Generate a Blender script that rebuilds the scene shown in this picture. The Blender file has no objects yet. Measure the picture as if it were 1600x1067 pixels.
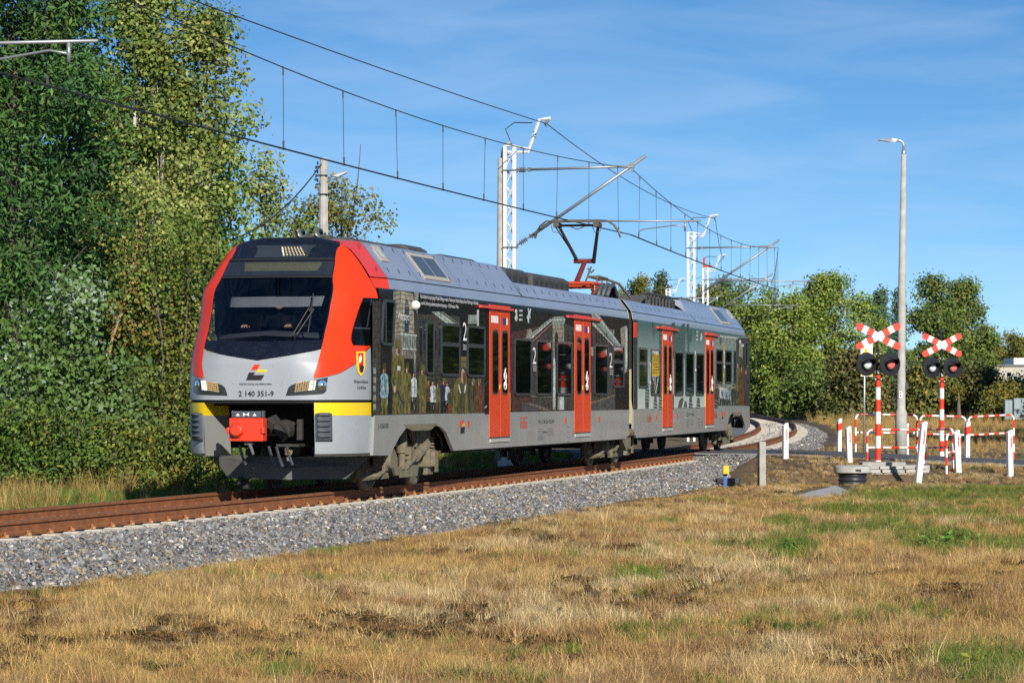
import bpy, math, random
import numpy as np
from mathutils import Vector, Matrix
R_=math.radians
rng=np.random.default_rng(7); random.seed(7)
S=bpy.context.scene
COL=S.collection
# ------------------------------------------------------------------ camera, sky, sun, exposure
FPX,CH,HY=4765.0,1.457,617.0           # focal length in px of a 1600 px wide frame, eye height above the rail, horizon row
cam=bpy.data.cameras.new('camera'); cam.sensor_width=36; cam.lens=36*FPX/1600
cam.shift_y=(HY-533.5)/1600; cam.clip_start=.5; cam.clip_end=6000
co=bpy.data.objects.new('camera',cam); COL.objects.link(co); co.location=(0,0,CH); co.rotation_euler=(R_(90),0,0)
S.camera=co
SUN_EL,SUN_AZ=R_(25),R_(18)            # the sun stands behind the camera, to its right
W=bpy.data.worlds.new('World'); S.world=W; W.use_nodes=True
nt=W.node_tree; nt.nodes.clear()
o=nt.nodes.new('ShaderNodeOutputWorld'); bg=nt.nodes.new('ShaderNodeBackground'); bg.inputs[1].default_value=.108
sk=nt.nodes.new('ShaderNodeTexSky'); sk.sky_type='NISHITA'; sk.sun_disc=False
sk.sun_elevation=SUN_EL; sk.sun_rotation=math.pi-SUN_AZ; sk.altitude=300; sk.air_density=1.0; sk.dust_density=.25; sk.ozone_density=3.0
tc=nt.nodes.new('ShaderNodeTexCoord'); mp=nt.nodes.new('ShaderNodeMapping'); mp.vector_type='POINT'
mp.inputs['Location'].default_value=(0,0,.06); mp.inputs['Scale'].default_value=(1,1,2.0)
nrm=nt.nodes.new('ShaderNodeVectorMath'); nrm.operation='NORMALIZE'
nt.links.new(tc.outputs['Generated'],mp.inputs[0]); nt.links.new(mp.outputs[0],nrm.inputs[0]); nt.links.new(nrm.outputs[0],sk.inputs[0])
# thin high cirrus
cm=nt.nodes.new('ShaderNodeMapping'); cm.inputs['Scale'].default_value=(5,3,26); cm.inputs['Rotation'].default_value=(0,R_(6),0)
cn=nt.nodes.new('ShaderNodeTexNoise'); cn.inputs['Scale'].default_value=2.2; cn.inputs['Detail'].default_value=6; cn.inputs['Distortion'].default_value=.6
cr_=nt.nodes.new('ShaderNodeMapRange'); cr_.inputs[1].default_value=.42; cr_.inputs[2].default_value=.8; cr_.inputs[4].default_value=.24
mx=nt.nodes.new('ShaderNodeMix'); mx.data_type='RGBA'; mx.inputs[7].default_value=(5.6,6.6,7.8,1)
hs=nt.nodes.new('ShaderNodeHueSaturation'); hs.inputs['Saturation'].default_value=1.25
nt.links.new(tc.outputs['Generated'],cm.inputs[0]); nt.links.new(cm.outputs[0],cn.inputs[0]); nt.links.new(cn.outputs[0],cr_.inputs[0])
nt.links.new(cr_.outputs[0],mx.inputs[0]); nt.links.new(sk.outputs[0],hs.inputs['Color']); nt.links.new(hs.outputs[0],mx.inputs[6]); nt.links.new(mx.outputs[2],bg.inputs[0]); nt.links.new(bg.outputs[0],o.inputs[0])
sl=bpy.data.lights.new('sun','SUN'); sl.energy=5.0; sl.angle=R_(.53); sl.color=(1,.94,.83)
so=bpy.data.objects.new('sun',sl); COL.objects.link(so)
sd=Vector((math.sin(SUN_AZ)*math.cos(SUN_EL),-math.cos(SUN_AZ)*math.cos(SUN_EL),math.sin(SUN_EL)))
so.rotation_euler=sd.to_track_quat('Z','Y').to_euler(); so.location=sd*100
vs=S.view_settings; vs.view_transform='Standard'; vs.look='None'; vs.exposure=.27; vs.gamma=1; vs.use_curve_mapping=False
S.cycles.max_bounces=8; S.cycles.use_denoising=False; S.cycles.sample_clamp_indirect=4; S.cycles.transparent_max_bounces=12; S.cycles.caustics_reflective=False; S.cycles.caustics_refractive=False

# ------------------------------------------------------------------ materials
MATS={}
def mat(name,col=(.5,.5,.5),rough=.6,metal=0.,nz=None,bump=None,coat=0.,spec=.5,emit=None,dirt=None,attr=None,transl=0.,speck=None):
    """Principled material; nz=(scale, amount) uneven colour, bump=(scale, strength), dirt=(scale, amount, colour) blotches, attr='col' reads colours from the mesh"""
    if name in MATS: return MATS[name]
    m=bpy.data.materials.new(name); m.use_nodes=True; t=m.node_tree; b=t.nodes['Principled BSDF']
    L=t.links.new; N=t.nodes.new
    b.inputs['Roughness'].default_value=rough; b.inputs['Metallic'].default_value=metal
    b.inputs['Specular IOR Level'].default_value=spec; b.inputs['Coat Weight'].default_value=coat; b.inputs['Coat Roughness'].default_value=.08
    src=None
    if attr:
        a=N('ShaderNodeAttribute'); a.attribute_name=attr[0]; a.attribute_type=attr[1]; src=a.outputs['Color']
    else:
        r=N('ShaderNodeRGB'); r.outputs[0].default_value=(*col,1); src=r.outputs[0]
    g=None
    if nz or bump or dirt:
        g=N('ShaderNodeTexCoord')
    if nz:
        n=N('ShaderNodeTexNoise'); n.inputs['Scale'].default_value=nz[0]; n.inputs['Detail'].default_value=5; L(g.outputs['Object'],n.inputs[0])
        q=N('ShaderNodeMapRange'); q.inputs[1].default_value=.25; q.inputs[2].default_value=.75; q.inputs[3].default_value=1-nz[1]; q.inputs[4].default_value=1+nz[1]; L(n.outputs[0],q.inputs[0])
        x=N('ShaderNodeVectorMath'); x.operation='SCALE'; L(src,x.inputs[0]); L(q.outputs[0],x.inputs['Scale']); src=x.outputs[0]
    if dirt:
        n=N('ShaderNodeTexNoise'); n.inputs['Scale'].default_value=dirt[0]; n.inputs['Detail'].default_value=7; n.inputs['Roughness'].default_value=.65; L(g.outputs['Object'],n.inputs[0])
        q=N('ShaderNodeMapRange'); q.inputs[1].default_value=.45; q.inputs[2].default_value=.72; q.inputs[4].default_value=dirt[1]; L(n.outputs[0],q.inputs[0])
        x=N('ShaderNodeMix'); x.data_type='RGBA'; x.inputs[7].default_value=(*dirt[2],1); L(q.outputs[0],x.inputs[0]); L(src,x.inputs[6]); src=x.outputs[2]
        q2=N('ShaderNodeMapRange'); q2.inputs[3].default_value=rough; q2.inputs[4].default_value=min(1,rough+.35); L(q.outputs[0],q2.inputs[0]); L(q2.outputs[0],b.inputs['Roughness'])
    if speck:
        g=g or N('ShaderNodeTexCoord'); v=N('ShaderNodeTexVoronoi'); v.inputs['Scale'].default_value=speck[0]; v.inputs['Randomness'].default_value=1; L(g.outputs['Object'],v.inputs[0]); n=N('ShaderNodeTexNoise'); n.inputs['Scale'].default_value=speck[0]*.4; L(g.outputs['Object'],n.inputs[0])
        q=N('ShaderNodeMapRange'); q.inputs[1].default_value=.40; q.inputs[2].default_value=.70; q.inputs[3].default_value=.02; q.inputs[4].default_value=.30; L(n.outputs[0],q.inputs[0]); c=N('ShaderNodeMath'); c.operation='LESS_THAN'; L(v.outputs['Distance'],c.inputs[0]); L(q.outputs[0],c.inputs[1]); k=N('ShaderNodeMath'); k.operation='MULTIPLY'; k.inputs[1].default_value=speck[1]; L(c.outputs[0],k.inputs[0])
        x=N('ShaderNodeMix'); x.data_type='RGBA'; x.inputs[7].default_value=(*speck[2],1); L(k.outputs[0],x.inputs[0]); L(src,x.inputs[6]); src=x.outputs[2]
    L(src,b.inputs['Base Color'])
    if bump:
        n=N('ShaderNodeTexNoise'); n.inputs['Scale'].default_value=bump[0]; n.inputs['Detail'].default_value=6; L(g.outputs['Object'],n.inputs[0])
        u=N('ShaderNodeBump'); u.inputs['Strength'].default_value=bump[1]; u.inputs['Distance'].default_value=.02; L(n.outputs[0],u.inputs['Height']); L(u.outputs[0],b.inputs['Normal'])
    if emit:
        b.inputs['Emission Color'].default_value=(*emit[0],1); b.inputs['Emission Strength'].default_value=emit[1]
    if transl:
        tr=N('ShaderNodeBsdfTranslucent'); L(src,tr.inputs[0]); ms=N('ShaderNodeMixShader'); ms.inputs[0].default_value=transl
        L(b.outputs[0],ms.inputs[1]); L(tr.outputs[0],ms.inputs[2]); L(ms.outputs[0],t.nodes['Material Output'].inputs[0])
    MATS[name]=m; return m
def glassmat(name,tint=(.3,.33,.36),rough=.0):
    if name in MATS: return MATS[name]
    m=bpy.data.materials.new(name); m.use_nodes=True; t=m.node_tree; t.nodes.clear(); N=t.nodes.new; L=t.links.new
    o=N('ShaderNodeOutputMaterial'); tr=N('ShaderNodeBsdfTransparent'); tr.inputs[0].default_value=(*tint,1)
    gl=N('ShaderNodeBsdfGlossy'); gl.inputs['Roughness'].default_value=.02; gl.inputs[0].default_value=(.9,.95,1,1)
    fr=N('ShaderNodeFresnel'); fr.inputs[0].default_value=1.5; mx=N('ShaderNodeMixShader'); L(fr.outputs[0],mx.inputs[0]); L(tr.outputs[0],mx.inputs[1]); L(gl.outputs[0],mx.inputs[2]); L(mx.outputs[0],o.inputs[0])
    MATS[name]=m; return m
# ------------------------------------------------------------------ mesh helpers
def tag(o,label=None,cat=None,group=None,kind=None):
    if label: o['label']=label
    if cat: o['category']=cat
    if group: o['group']=group
    if kind: o['kind']=kind
    return o
def empty(name,loc,label=None,cat=None,group=None,rz=0,kind=None):
    e=bpy.data.objects.new(name,None); COL.objects.link(e); e.location=loc; e.rotation_euler=(0,0,rz); e.empty_display_size=.3
    return tag(e,label,cat,group,kind)
def link(name,me,parent=None,loc=(0,0,0),rot=(0,0,0)):
    o=bpy.data.objects.new(name,me); COL.objects.link(o); o.location=loc; o.rotation_euler=rot
    if parent is not None: o.parent=parent
    return o
class MB:
    """collects shapes into one mesh; T maps an (n,3) array of local points"""
    def __init__(s,T=None): s.v=[];s.f=[];s.m=[];s.T=T;s.k=0
    def add(s,v,f,m=0):
        v=np.asarray(v,float); 
        if s.T is not None: v=s.T(v)
        s.v.append(v); s.f+=[[i+s.k for i in q] for q in f]; s.m+=[m]*len(f); s.k+=len(v); return s
    def box(s,c,d,m=0,R=None):
        x,y,z=[k/2 for k in d]
        v=np.array([(-x,-y,-z),(x,-y,-z),(x,y,-z),(-x,y,-z),(-x,-y,z),(x,-y,z),(x,y,z),(-x,y,z)])
        if R is not None: v=v@np.array(R).T
        return s.add(v+np.array(c),[(0,3,2,1),(4,5,6,7),(0,1,5,4),(1,2,6,5),(2,3,7,6),(3,0,4,7)],m)
    def b2(s,lo,hi,m=0):
        lo=np.array(lo,float);hi=np.array(hi,float); return s.box((lo+hi)/2,hi-lo,m)
    def tube(s,pts,r,n=8,m=0,cap=True):
        P=np.array(pts,float); k=len(P); r=np.broadcast_to(np.array(r,float),(k,))
        t=np.gradient(P,axis=0) if k>2 else np.repeat((P[1]-P[0])[None],2,0)
        t/=np.linalg.norm(t,axis=1,keepdims=True)+1e-12
        a=np.array([0,0,1.]) if abs(t[0,2])<.9 else np.array([1.,0,0])
        N=[];x=np.cross(a,t[0]);x/=np.linalg.norm(x)
        for i in range(k):
            x=x-t[i]*np.dot(x,t[i]); x/=np.linalg.norm(x)+1e-12; N.append(x)
        N=np.array(N);B=np.cross(t,N); an=np.arange(n)*2*math.pi/n
        v=(P[:,None]+r[:,None,None]*(np.cos(an)[None,:,None]*N[:,None]+np.sin(an)[None,:,None]*B[:,None])).reshape(-1,3)
        f=[(i*n+j,i*n+(j+1)%n,(i+1)*n+(j+1)%n,(i+1)*n+j) for i in range(k-1) for j in range(n)]
        if cap: f+=[tuple(range(n))[::-1],tuple(range((k-1)*n,k*n))]
        return s.add(v,f,m)
    def cyl(s,a,b,r,n=12,m=0,r2=None): return s.tube([a,b],[r,r if r2 is None else r2],n,m)
    def prism(s,poly,off,m=0):
        p=np.array(poly,float); n=len(p); q=p+np.array(off,float)
        return s.add(np.concatenate([p,q]),[tuple(range(n))[::-1],tuple(range(n,2*n))]+[(i,(i+1)%n,n+(i+1)%n,n+i) for i in range(n)],m)
    def poly(s,p,m=0): return s.add(p,[tuple(range(len(p)))],m)
    def lathe(s,prof,n=16,m=0,c=(0,0,0),ax='z'):
        pr=np.array(prof,float); k=len(pr); an=np.arange(n)*2*math.pi/n
        v=np.stack([pr[:,0,None]*np.cos(an),pr[:,0,None]*np.sin(an),np.broadcast_to(pr[:,1,None],(k,n))],-1).reshape(-1,3)
        if ax=='y': v=v[:,[0,2,1]]*np.array([1,-1,1])
        if ax=='x': v=v[:,[2,1,0]]
        return s.add(v+np.array(c),[(i*n+j,i*n+(j+1)%n,(i+1)*n+(j+1)%n,(i+1)*n+j) for i in range(k-1) for j in range(n)],m)
    def grid(s,P,m=0):
        P=np.asarray(P,float); a,b=P.shape[:2]
        return s.add(P.reshape(-1,3),[(i*b+j,i*b+j+1,(i+1)*b+j+1,(i+1)*b+j) for i in range(a-1) for j in range(b-1)],m)
    def mesh(s,name,mats,smooth=False,weld=False):
        me=bpy.data.meshes.new(name); V=np.concatenate(s.v) if s.v else np.zeros((0,3))
        me.from_pydata(V.tolist(),[],s.f); ms=mats if isinstance(mats,(list,tuple)) else [mats]
        for q in ms: me.materials.append(q)
        if len(ms)>1: me.polygons.foreach_set('material_index',s.m)
        if smooth: me.polygons.foreach_set('use_smooth',[True]*len(s.f))
        me.validate(); me.update(); return me
    def build(s,name,mats,parent=None,smooth=False,bevel=0,loc=(0,0,0),rot=(0,0,0),auto=False):
        o=link(name,s.mesh(name,mats,smooth),parent,loc,rot)
        if auto:
            w=o.modifiers.new('es','EDGE_SPLIT'); w.split_angle=R_(35)
        if bevel:
            w=o.modifiers.new('bevel','BEVEL'); w.width=bevel; w.segments=2; w.limit_method='ANGLE'
        return o
def bulk(name,V,F,mats,col=None,parent=None,mi=None,smooth=False,dom='FACE'):
    """fast mesh from numpy: V (n,3), F (k,4) quads or (k,3) triangles, col (k,3) a colour per face"""
    me=bpy.data.meshes.new(name); n=len(V);k,c=F.shape
    me.vertices.add(n); me.vertices.foreach_set('co',np.asarray(V,np.float32).ravel())
    me.loops.add(k*c); me.loops.foreach_set('vertex_index',F.astype(np.int32).ravel())
    me.polygons.add(k); me.polygons.foreach_set('loop_start',np.arange(0,k*c,c,dtype=np.int32)); me.polygons.foreach_set('loop_total',np.full(k,c,np.int32))
    for q in (mats if isinstance(mats,(list,tuple)) else [mats]): me.materials.append(q)
    if mi is not None: me.polygons.foreach_set('material_index',np.asarray(mi,np.int32))
    if smooth: me.polygons.foreach_set('use_smooth',np.ones(k,bool))
    if col is not None:
        a=me.attributes.new('col','FLOAT_COLOR',dom); a.data.foreach_set('color',np.concatenate([col,np.ones((len(col),1))],1).astype(np.float32).ravel())
    me.update(calc_edges=True); return me
def P3(x,y,Y): return np.array([(x-800)/FPX*Y,Y,CH-(y-HY)/FPX*Y])   # a point of the photograph (px) taken to its distance Y
def hermite(tab):
    a=np.array(tab,float); x,y=a[:,0],a[:,1:]
    d=np.diff(y,axis=0)/np.diff(x)[:,None]; g=np.zeros_like(y); g[1:-1]=np.where(d[:-1]*d[1:]>0,2*d[:-1]*d[1:]/(d[:-1]+d[1:]+1e-12),0); g[0]=d[0]; g[-1]=d[-1]
    def fn(q):
        q=np.clip(np.asarray(q,float),x[0],x[-1]); i=np.clip(np.searchsorted(x,q,side='right')-1,0,len(x)-2); h=x[i+1]-x[i]; t=((q-x[i])/h)[...,None]; h=h[...,None]
        r=(2*t**3-3*t**2+1)*y[i]+(t**3-2*t**2+t)*h*g[i]+(-2*t**3+3*t**2)*y[i+1]+(t**3-t**2)*h*g[i+1]
        return r[...,0] if y.shape[1]==1 else r
    return fn
sstep=lambda a,b,x: (lambda t:t*t*(3-2*t))(np.clip((x-a)/(b-a),0,1))
# value noise for terrain and planting
_g=np.random.default_rng(3).random((64,64))
def vnoise(x,y):
    x=np.asarray(x,float);y=np.asarray(y,float); i=np.floor(x).astype(int);j=np.floor(y).astype(int);u=x-i;v=y-j;u=u*u*(3-2*u);v=v*v*(3-2*v)
    q=lambda a,b:_g[a%64,b%64]
    return q(i,j)*(1-u)*(1-v)+q(i+1,j)*u*(1-v)+q(i,j+1)*(1-u)*v+q(i+1,j+1)*u*v
def fbm(x,y,o=4): return sum(vnoise(x*2**k+17*k,y*2**k+5*k)*.5**(k+1) for k in range(o))/(1-.5**o)
def _font(): 
    return None
def text(body,parent,o,xd,yd,w=None,h=.1,m=None,name='lettering',align='LEFT',bold=.0):
    """lettering whose x axis runs along xd and y axis along yd from o; w fits the width"""
    cu=bpy.data.curves.new(name,'FONT'); cu.body=body; cu.size=1; cu.resolution_u=2; cu.align_x=align; cu.offset=bold
    cu.materials.append(m); ob=link(name,cu,parent)
    me=bpy.data.meshes.new_from_object(ob); bpy.data.objects.remove(ob); bpy.data.curves.remove(cu); ob=link(name,me,parent); dx=max(.01,max([v.co.x for v in me.vertices]+[0])-min([v.co.x for v in me.vertices]+[0]))
    X=Vector(xd).normalized();Y=Vector(yd).normalized();Zv=X.cross(Y)
    sy=h/.7; sx=(w/dx if w else sy)
    ob.matrix_local=Matrix.Translation(Vector(o))@Matrix(((X.x,Y.x,Zv.x,0),(X.y,Y.y,Zv.y,0),(X.z,Y.z,Zv.z,0),(0,0,0,1)))@Matrix.Diagonal((sx,sy,1,1))
    return ob
# ------------------------------------------------------------------ line of the track
XC=lambda Y: -1.205+.2511*(Y-55)-.0011227*(Y-55)**2
HD=lambda Y: .2511-.0022454*(Y-55)
ZT=lambda Y: .0045*(np.sqrt((np.clip(Y,0,215)-90)**2+36)+(np.clip(Y,0,215)-90))/2
def trk(Y,d,z=0):
    Y=np.asarray(Y,float); h=HD(Y); q=np.sqrt(1+h*h)
    return np.stack(np.broadcast_arrays(XC(Y)+d/q,Y-d*h/q,ZT(Y)+z),-1)
_y=np.linspace(14,330,6321); _arc=np.concatenate([[0],np.cumsum(np.hypot(np.diff(XC(_y)),np.diff(_y)))])
Yarc=lambda s: np.interp(s,_arc,_y)          # distance along the track -> Y
def lat(X,Y):                                # signed distance from the centre line, + towards the camera's side
    y=np.array(Y,float)
    for _ in range(3): y=Y+ (X-XC(y))*HD(y)/(1+HD(y)**2)*1.0
    y=np.clip(y,5,330); return (X-XC(y))*np.sqrt(1+HD(y)**2)-(Y-y)*0, y
# ------------------------------------------------------------------ road and ground heights
RC=np.array([XC(80.2),80.2]); RD=np.array([.985,-.172]); RN=np.array([.172,.985])
def rt(X,Y): dx=X-RC[0];dy=Y-RC[1]; return dx*RD[0]+dy*RD[1], dx*RN[0]+dy*RN[1]
def rz(t): return -.012-.30*sstep(1.5,11,t)-.16*sstep(-1.5,-12,t)
ROADW=2.9
def ground(X,Y):
    X=np.asarray(X,float);Y=np.asarray(Y,float)
    d,y=lat(X,Y)
    n=(fbm(X*.35,Y*.35)-.5)*.16+(fbm(X*1.3+9,Y*1.3)-.5)*.05
    far=.0045*np.clip(Y-90,0,130)+.0030*np.clip(Y-105,0,120)*sstep(-20,15,X)
    near=-.60+n+.12*sstep(9,3,d)*sstep(40,15,Y)
    left=-.42+n+.020*np.clip(-d-4,0,30)
    z=np.where(d>0,near,left)+far+.22*sstep(84,95,Y)*(d>0)
    z=np.where(np.abs(d)<1.9,-.75+ZT(Y),z)
    t,q=rt(X,Y); r=rz(t)-.045+n*.4
    wn=sstep(9.0,ROADW+.9,-q)*(q<0)+(q>=0)*sstep(7,ROADW+1.2,q)
    w=wn*sstep(1.6,2.6,np.abs(d)); z=z*(1-w)+r*w
    z=z-.42*np.exp(-((X-8.4)/1.45)**4-((Y-71.0)/1.7)**4)
    return z
ys=np.concatenate([np.linspace(-300,8,20),np.linspace(12,112,201),112+np.cumsum(.55*1.062**np.arange(96))])
xs=np.concatenate([-40-np.cumsum(.6*1.10**np.arange(62))[::-1],np.linspace(-40,44,169),44+np.cumsum(.6*1.10**np.arange(62))])
GX,GY=np.meshgrid(xs,ys); GZ=ground(GX,GY)
def gm():
    m=mat('soil',(.10,.075,.04),.95,bump=(9,.9)); t=m.node_tree; b=t.nodes['Principled BSDF']; N=t.nodes.new; L=t.links.new
    g=N('ShaderNodeTexCoord')
    def noise(sc,det=6): n=N('ShaderNodeTexNoise'); n.inputs['Scale'].default_value=sc; n.inputs['Detail'].default_value=det; n.inputs['Roughness'].default_value=.62; L(g.outputs['Object'],n.inputs[0]); return n.outputs[0]
    def ramp(src,stops):
        r=N('ShaderNodeValToRGB'); e=r.color_ramp.elements
        while len(e)<len(stops): e.new(.5)
        for i,(p,c) in enumerate(stops): e[i].position=p; e[i].color=(*c,1)
        L(src,r.inputs[0]); return r.outputs[0]
    a=ramp(noise(.55),[(.30,(.045,.036,.022)),(.45,(.13,.09,.045)),(.58,(.20,.14,.065)),(.72,(.085,.08,.032))])
    c=ramp(noise(14),[(.3,(.35,.33,.3)),(.7,(1.25,1.2,1.1))])
    x=N('ShaderNodeMix'); x.data_type='RGBA'; x.blend_type='MULTIPLY'; x.inputs[0].default_value=1; L(a,x.inputs[6]); L(c,x.inputs[7]); L(x.outputs[2],b.inputs['Base Color'])
    return m
nx,ny=len(xs),len(ys); ii=np.arange((ny-1)*(nx-1)); r_,c_=ii//(nx-1),ii%(nx-1); F=np.stack([r_*nx+c_,r_*nx+c_+1,(r_+1)*nx+c_+1,(r_+1)*nx+c_],1)
go=link('ground',bulk('ground',np.stack([GX.ravel(),GY.ravel(),GZ.ravel()],1),F,gm(),smooth=True)); tag(go,kind='structure')
# ------------------------------------------------------------------ ballast bed
by=np.concatenate([np.arange(14,130,.4),np.arange(130,330,1.5)]); bd=np.array([-3.3,-2.35,-1.75,-1.3,-.75,0,.75,1.28,1.45,1.75,2.1,2.5,3.2]); bz=np.array([-.75,-.45,-.215,-.205,-.215,-.22,-.215,-.222,-.222,-.255,-.43,-.66,-.95])
BY,BD=np.meshgrid(by,bd,indexing='ij'); BP=trk(BY,BD,np.broadcast_to(bz,BY.shape)); nz_=(fbm(BP[...,0]*1.1,BP[...,1]*1.1)-.5); BP[...,2]+=nz_*.10*(np.abs(BD)>1.6)+nz_*.03
mb_=mat('ballast',(.17,.175,.18),.9,nz=(30,.5),bump=(40,1.0),dirt=(1.2,.35,(.12,.09,.06)))
m=MB().grid(BP); tag(m.build('ballast_bed',mb_,smooth=True),kind='structure')
# ------------------------------------------------------------------ road over the crossing
rt_=np.linspace(-45,70,116); 
def RP(t,q,z): return np.stack(np.broadcast_arrays(RC[0]+t*RD[0]+q*RN[0],RC[1]+t*RD[1]+q*RN[1],z),-1)
asph=mat('asphalt',(.075,.078,.085),.8,nz=(6,.25),bump=(120,.3),dirt=(1.5,.4,(.12,.11,.10)))
m=MB(); q=np.array([-ROADW-.12,-ROADW,-1.,1.,ROADW,ROADW+.12]); TT,QQ=np.meshgrid(rt_,q,indexing='ij'); zz=rz(TT)-.22*(np.abs(QQ)>ROADW+.05); G_=RP(TT,QQ,zz); m.grid(G_[:,1:5],0); m.grid(G_[:,:2],1); m.grid(G_[:,4:],1); tag(m.build('road',[asph,mb_]),kind='structure')
lm=mat('road_paint',(.72,.72,.70),.7,dirt=(5,.5,(.2,.2,.2)))
for s_ in (-1,1):
    m=MB(); TT,QQ=np.meshgrid(rt_[51:],np.array([-.03,.03])+s_*(ROADW-.22),indexing='ij'); m.grid(RP(TT,QQ,rz(TT)+.004)); tag(m.build('road_line',lm),kind='structure')
# ------------------------------------------------------------------ railway track
rust=mat('rail_rust',(.215,.078,.026),.75,nz=(7,.35),bump=(30,.2),dirt=(3,.4,(.18,.07,.03)))
rtop=mat('rail_head',(.16,.078,.036),.62,nz=(9,.3))
conc=mat('sleeper_concrete',(.50,.46,.38),.9,nz=(5,.25),bump=(30,.3),dirt=(4,.5,(.25,.2,.14)))
clipm=mat('clip_rust',(.26,.085,.03),.65,nz=(20,.3)); padm=mat('clip_pad',(.42,.27,.11),.7)
track=empty('railway_track',(0,0,0),'rusty single railway line on pale sleepers curving away under the train','track')
prof=np.array([(-.075,-.172),(.075,-.172),(.075,-.160),(.02,-.142),(.0085,-.125),(.0085,-.052),(.034,-.040),(.036,-.010),(.028,0),(-.028,0),(-.036,-.010),(-.034,-.040),(-.0085,-.052),(-.0085,-.125),(-.02,-.142),(-.075,-.160)])
ry=np.concatenate([np.arange(16,130,1.),np.arange(130,326,2.5)])
for s_ in (-1,1):
    P=np.stack([trk(ry,s_*.7535+px,pz) for px,pz in prof],1); m=MB(); n=len(prof); a=len(ry)
    f=[(i*n+j,(i+1)*n+j,(i+1)*n+(j+1)%n,i*n+(j+1)%n) for i in range(a-1) for j in range(n)]
    m.add(P.reshape(-1,3),f); m.m=[1 if (k%n) in (7,8,9) else 0 for k in range(len(f))]; m.build('rail',[rust,rtop],track)
m=MB(); hw=.14
pz=[(-1.26,-.36),(-1.26,-.20),(-1.2,-.182),(-.45,-.182),(-.3,-.2),(.3,-.2),(.45,-.182),(1.2,-.182),(1.26,-.20),(1.26,-.36)]
A=[(y,-hw+.015*(z>-.3),z) for y,z in pz]; B=[(y,hw-.015*(z>-.3),z) for y,z in pz]; nq=len(pz)
m.add(A+B,[tuple(range(nq)),tuple(range(nq,2*nq))[::-1]]+[(i,nq+i,nq+(i+1)%nq,(i+1)%nq) for i in range(nq)]); slm=m.mesh('sleeper',conc)
m=MB(); rr=.055
lp=[(.012+.03*math.cos(a),rr*math.sin(a)*1.0,.020+.034*math.sin(a+.4)) for a in np.linspace(-2.6,2.6,9)]
m.tube(lp,.012,5,0); m.cyl((.02,0,0),(.02,0,.055),.02,6,0); m.box((.05,-.01,.012),(.03,.04,.03),1); clm=m.mesh('rail_clip',[clipm,padm])
s0,s1=np.interp(22,_y,_arc),np.interp(76.6,_y,_arc)
for k,sa in enumerate(np.arange(s0,s1,.6)):
    Y=float(Yarc(sa)); p=trk(Y,0); rzn=-math.atan(float(HD(Y)))
    so_=link('sleeper',slm,track,p,(0,0,rzn+random.uniform(-.01,.01)))
    for dx,rot in ((.83,0),(-.675,0)):
        link('rail_clip',clm,so_,(dx,0,-.172),(0,0,rot))
for lo,hi in ((86.2,330),):
    m=MB()
    for sa in np.arange(np.interp(lo,_y,_arc),_arc[-1]-1,.6 ):
        Y=float(Yarc(sa)); h=float(HD(Y)); q_=math.sqrt(1+h*h); R=np.array([[1/q_,h/q_,0],[-h/q_,1/q_,0],[0,0,1]]); p=trk(Y,0)
        m.add((np.array(A+B)@R.T)+p,[tuple(range(nq)),tuple(range(nq,2*nq))[::-1]]+[(i,nq+i,nq+(i+1)%nq,(i+1)%nq) for i in range(nq)])
    tag(m.build('sleepers',conc,track),kind='stuff')
m=MB()   # steel edge and rubber panels of the crossing
for q0 in (-ROADW-.2,ROADW+.1): m.grid(RP(*np.meshgrid(np.linspace(-1.9,1.9,3),np.array([q0,q0+.1]),indexing='ij'),-.008)); 
m.build('crossing_edge',rust,track)
# ------------------------------------------------------------------ scattering helper (only for what nobody could count)
def instmat(name,rough=.8,transl=0.,spec=.3,geo=True,noise=None):
    m=bpy.data.materials.new(name); m.use_nodes=True; t=m.node_tree; b=t.nodes['Principled BSDF']; N=t.nodes.new; L=t.links.new
    a=N('ShaderNodeAttribute'); a.attribute_name='col'; a.attribute_type='INSTANCER'; src=a.outputs['Color']
    if geo:
        c=N('ShaderNodeAttribute'); c.attribute_name='shade'; c.attribute_type='GEOMETRY'; x=N('ShaderNodeVectorMath'); x.operation='SCALE'; L(src,x.inputs[0]); L(c.outputs['Fac'],x.inputs['Scale']); src=x.outputs[0]
    if noise:
        g=N('ShaderNodeTexCoord'); n=N('ShaderNodeTexNoise'); n.inputs['Scale'].default_value=noise; L(g.outputs['Object'],n.inputs[0]); q=N('ShaderNodeMapRange'); q.inputs[3].default_value=.6; q.inputs[4].default_value=1.4; L(n.outputs[0],q.inputs[0])
        x=N('ShaderNodeVectorMath'); x.operation='SCALE'; L(src,x.inputs[0]); L(q.outputs[0],x.inputs['Scale']); src=x.outputs[0]
    L(src,b.inputs['Base Color']); b.inputs['Roughness'].default_value=rough; b.inputs['Specular IOR Level'].default_value=spec
    if transl:
        tr=N('ShaderNodeBsdfTranslucent'); L(src,tr.inputs[0]); ms=N('ShaderNodeMixShader'); ms.inputs[0].default_value=transl; L(b.outputs[0],ms.inputs[1]); L(tr.outputs[0],ms.inputs[2]); L(ms.outputs[0],t.nodes['Material Output'].inputs[0])
    return m
def protocol(name,meshes):
    c=bpy.data.collections.new(name)
    for i,me in enumerate(meshes): c.objects.link(bpy.data.objects.new('%s_%02d'%(name,i),me))
    return c
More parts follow.
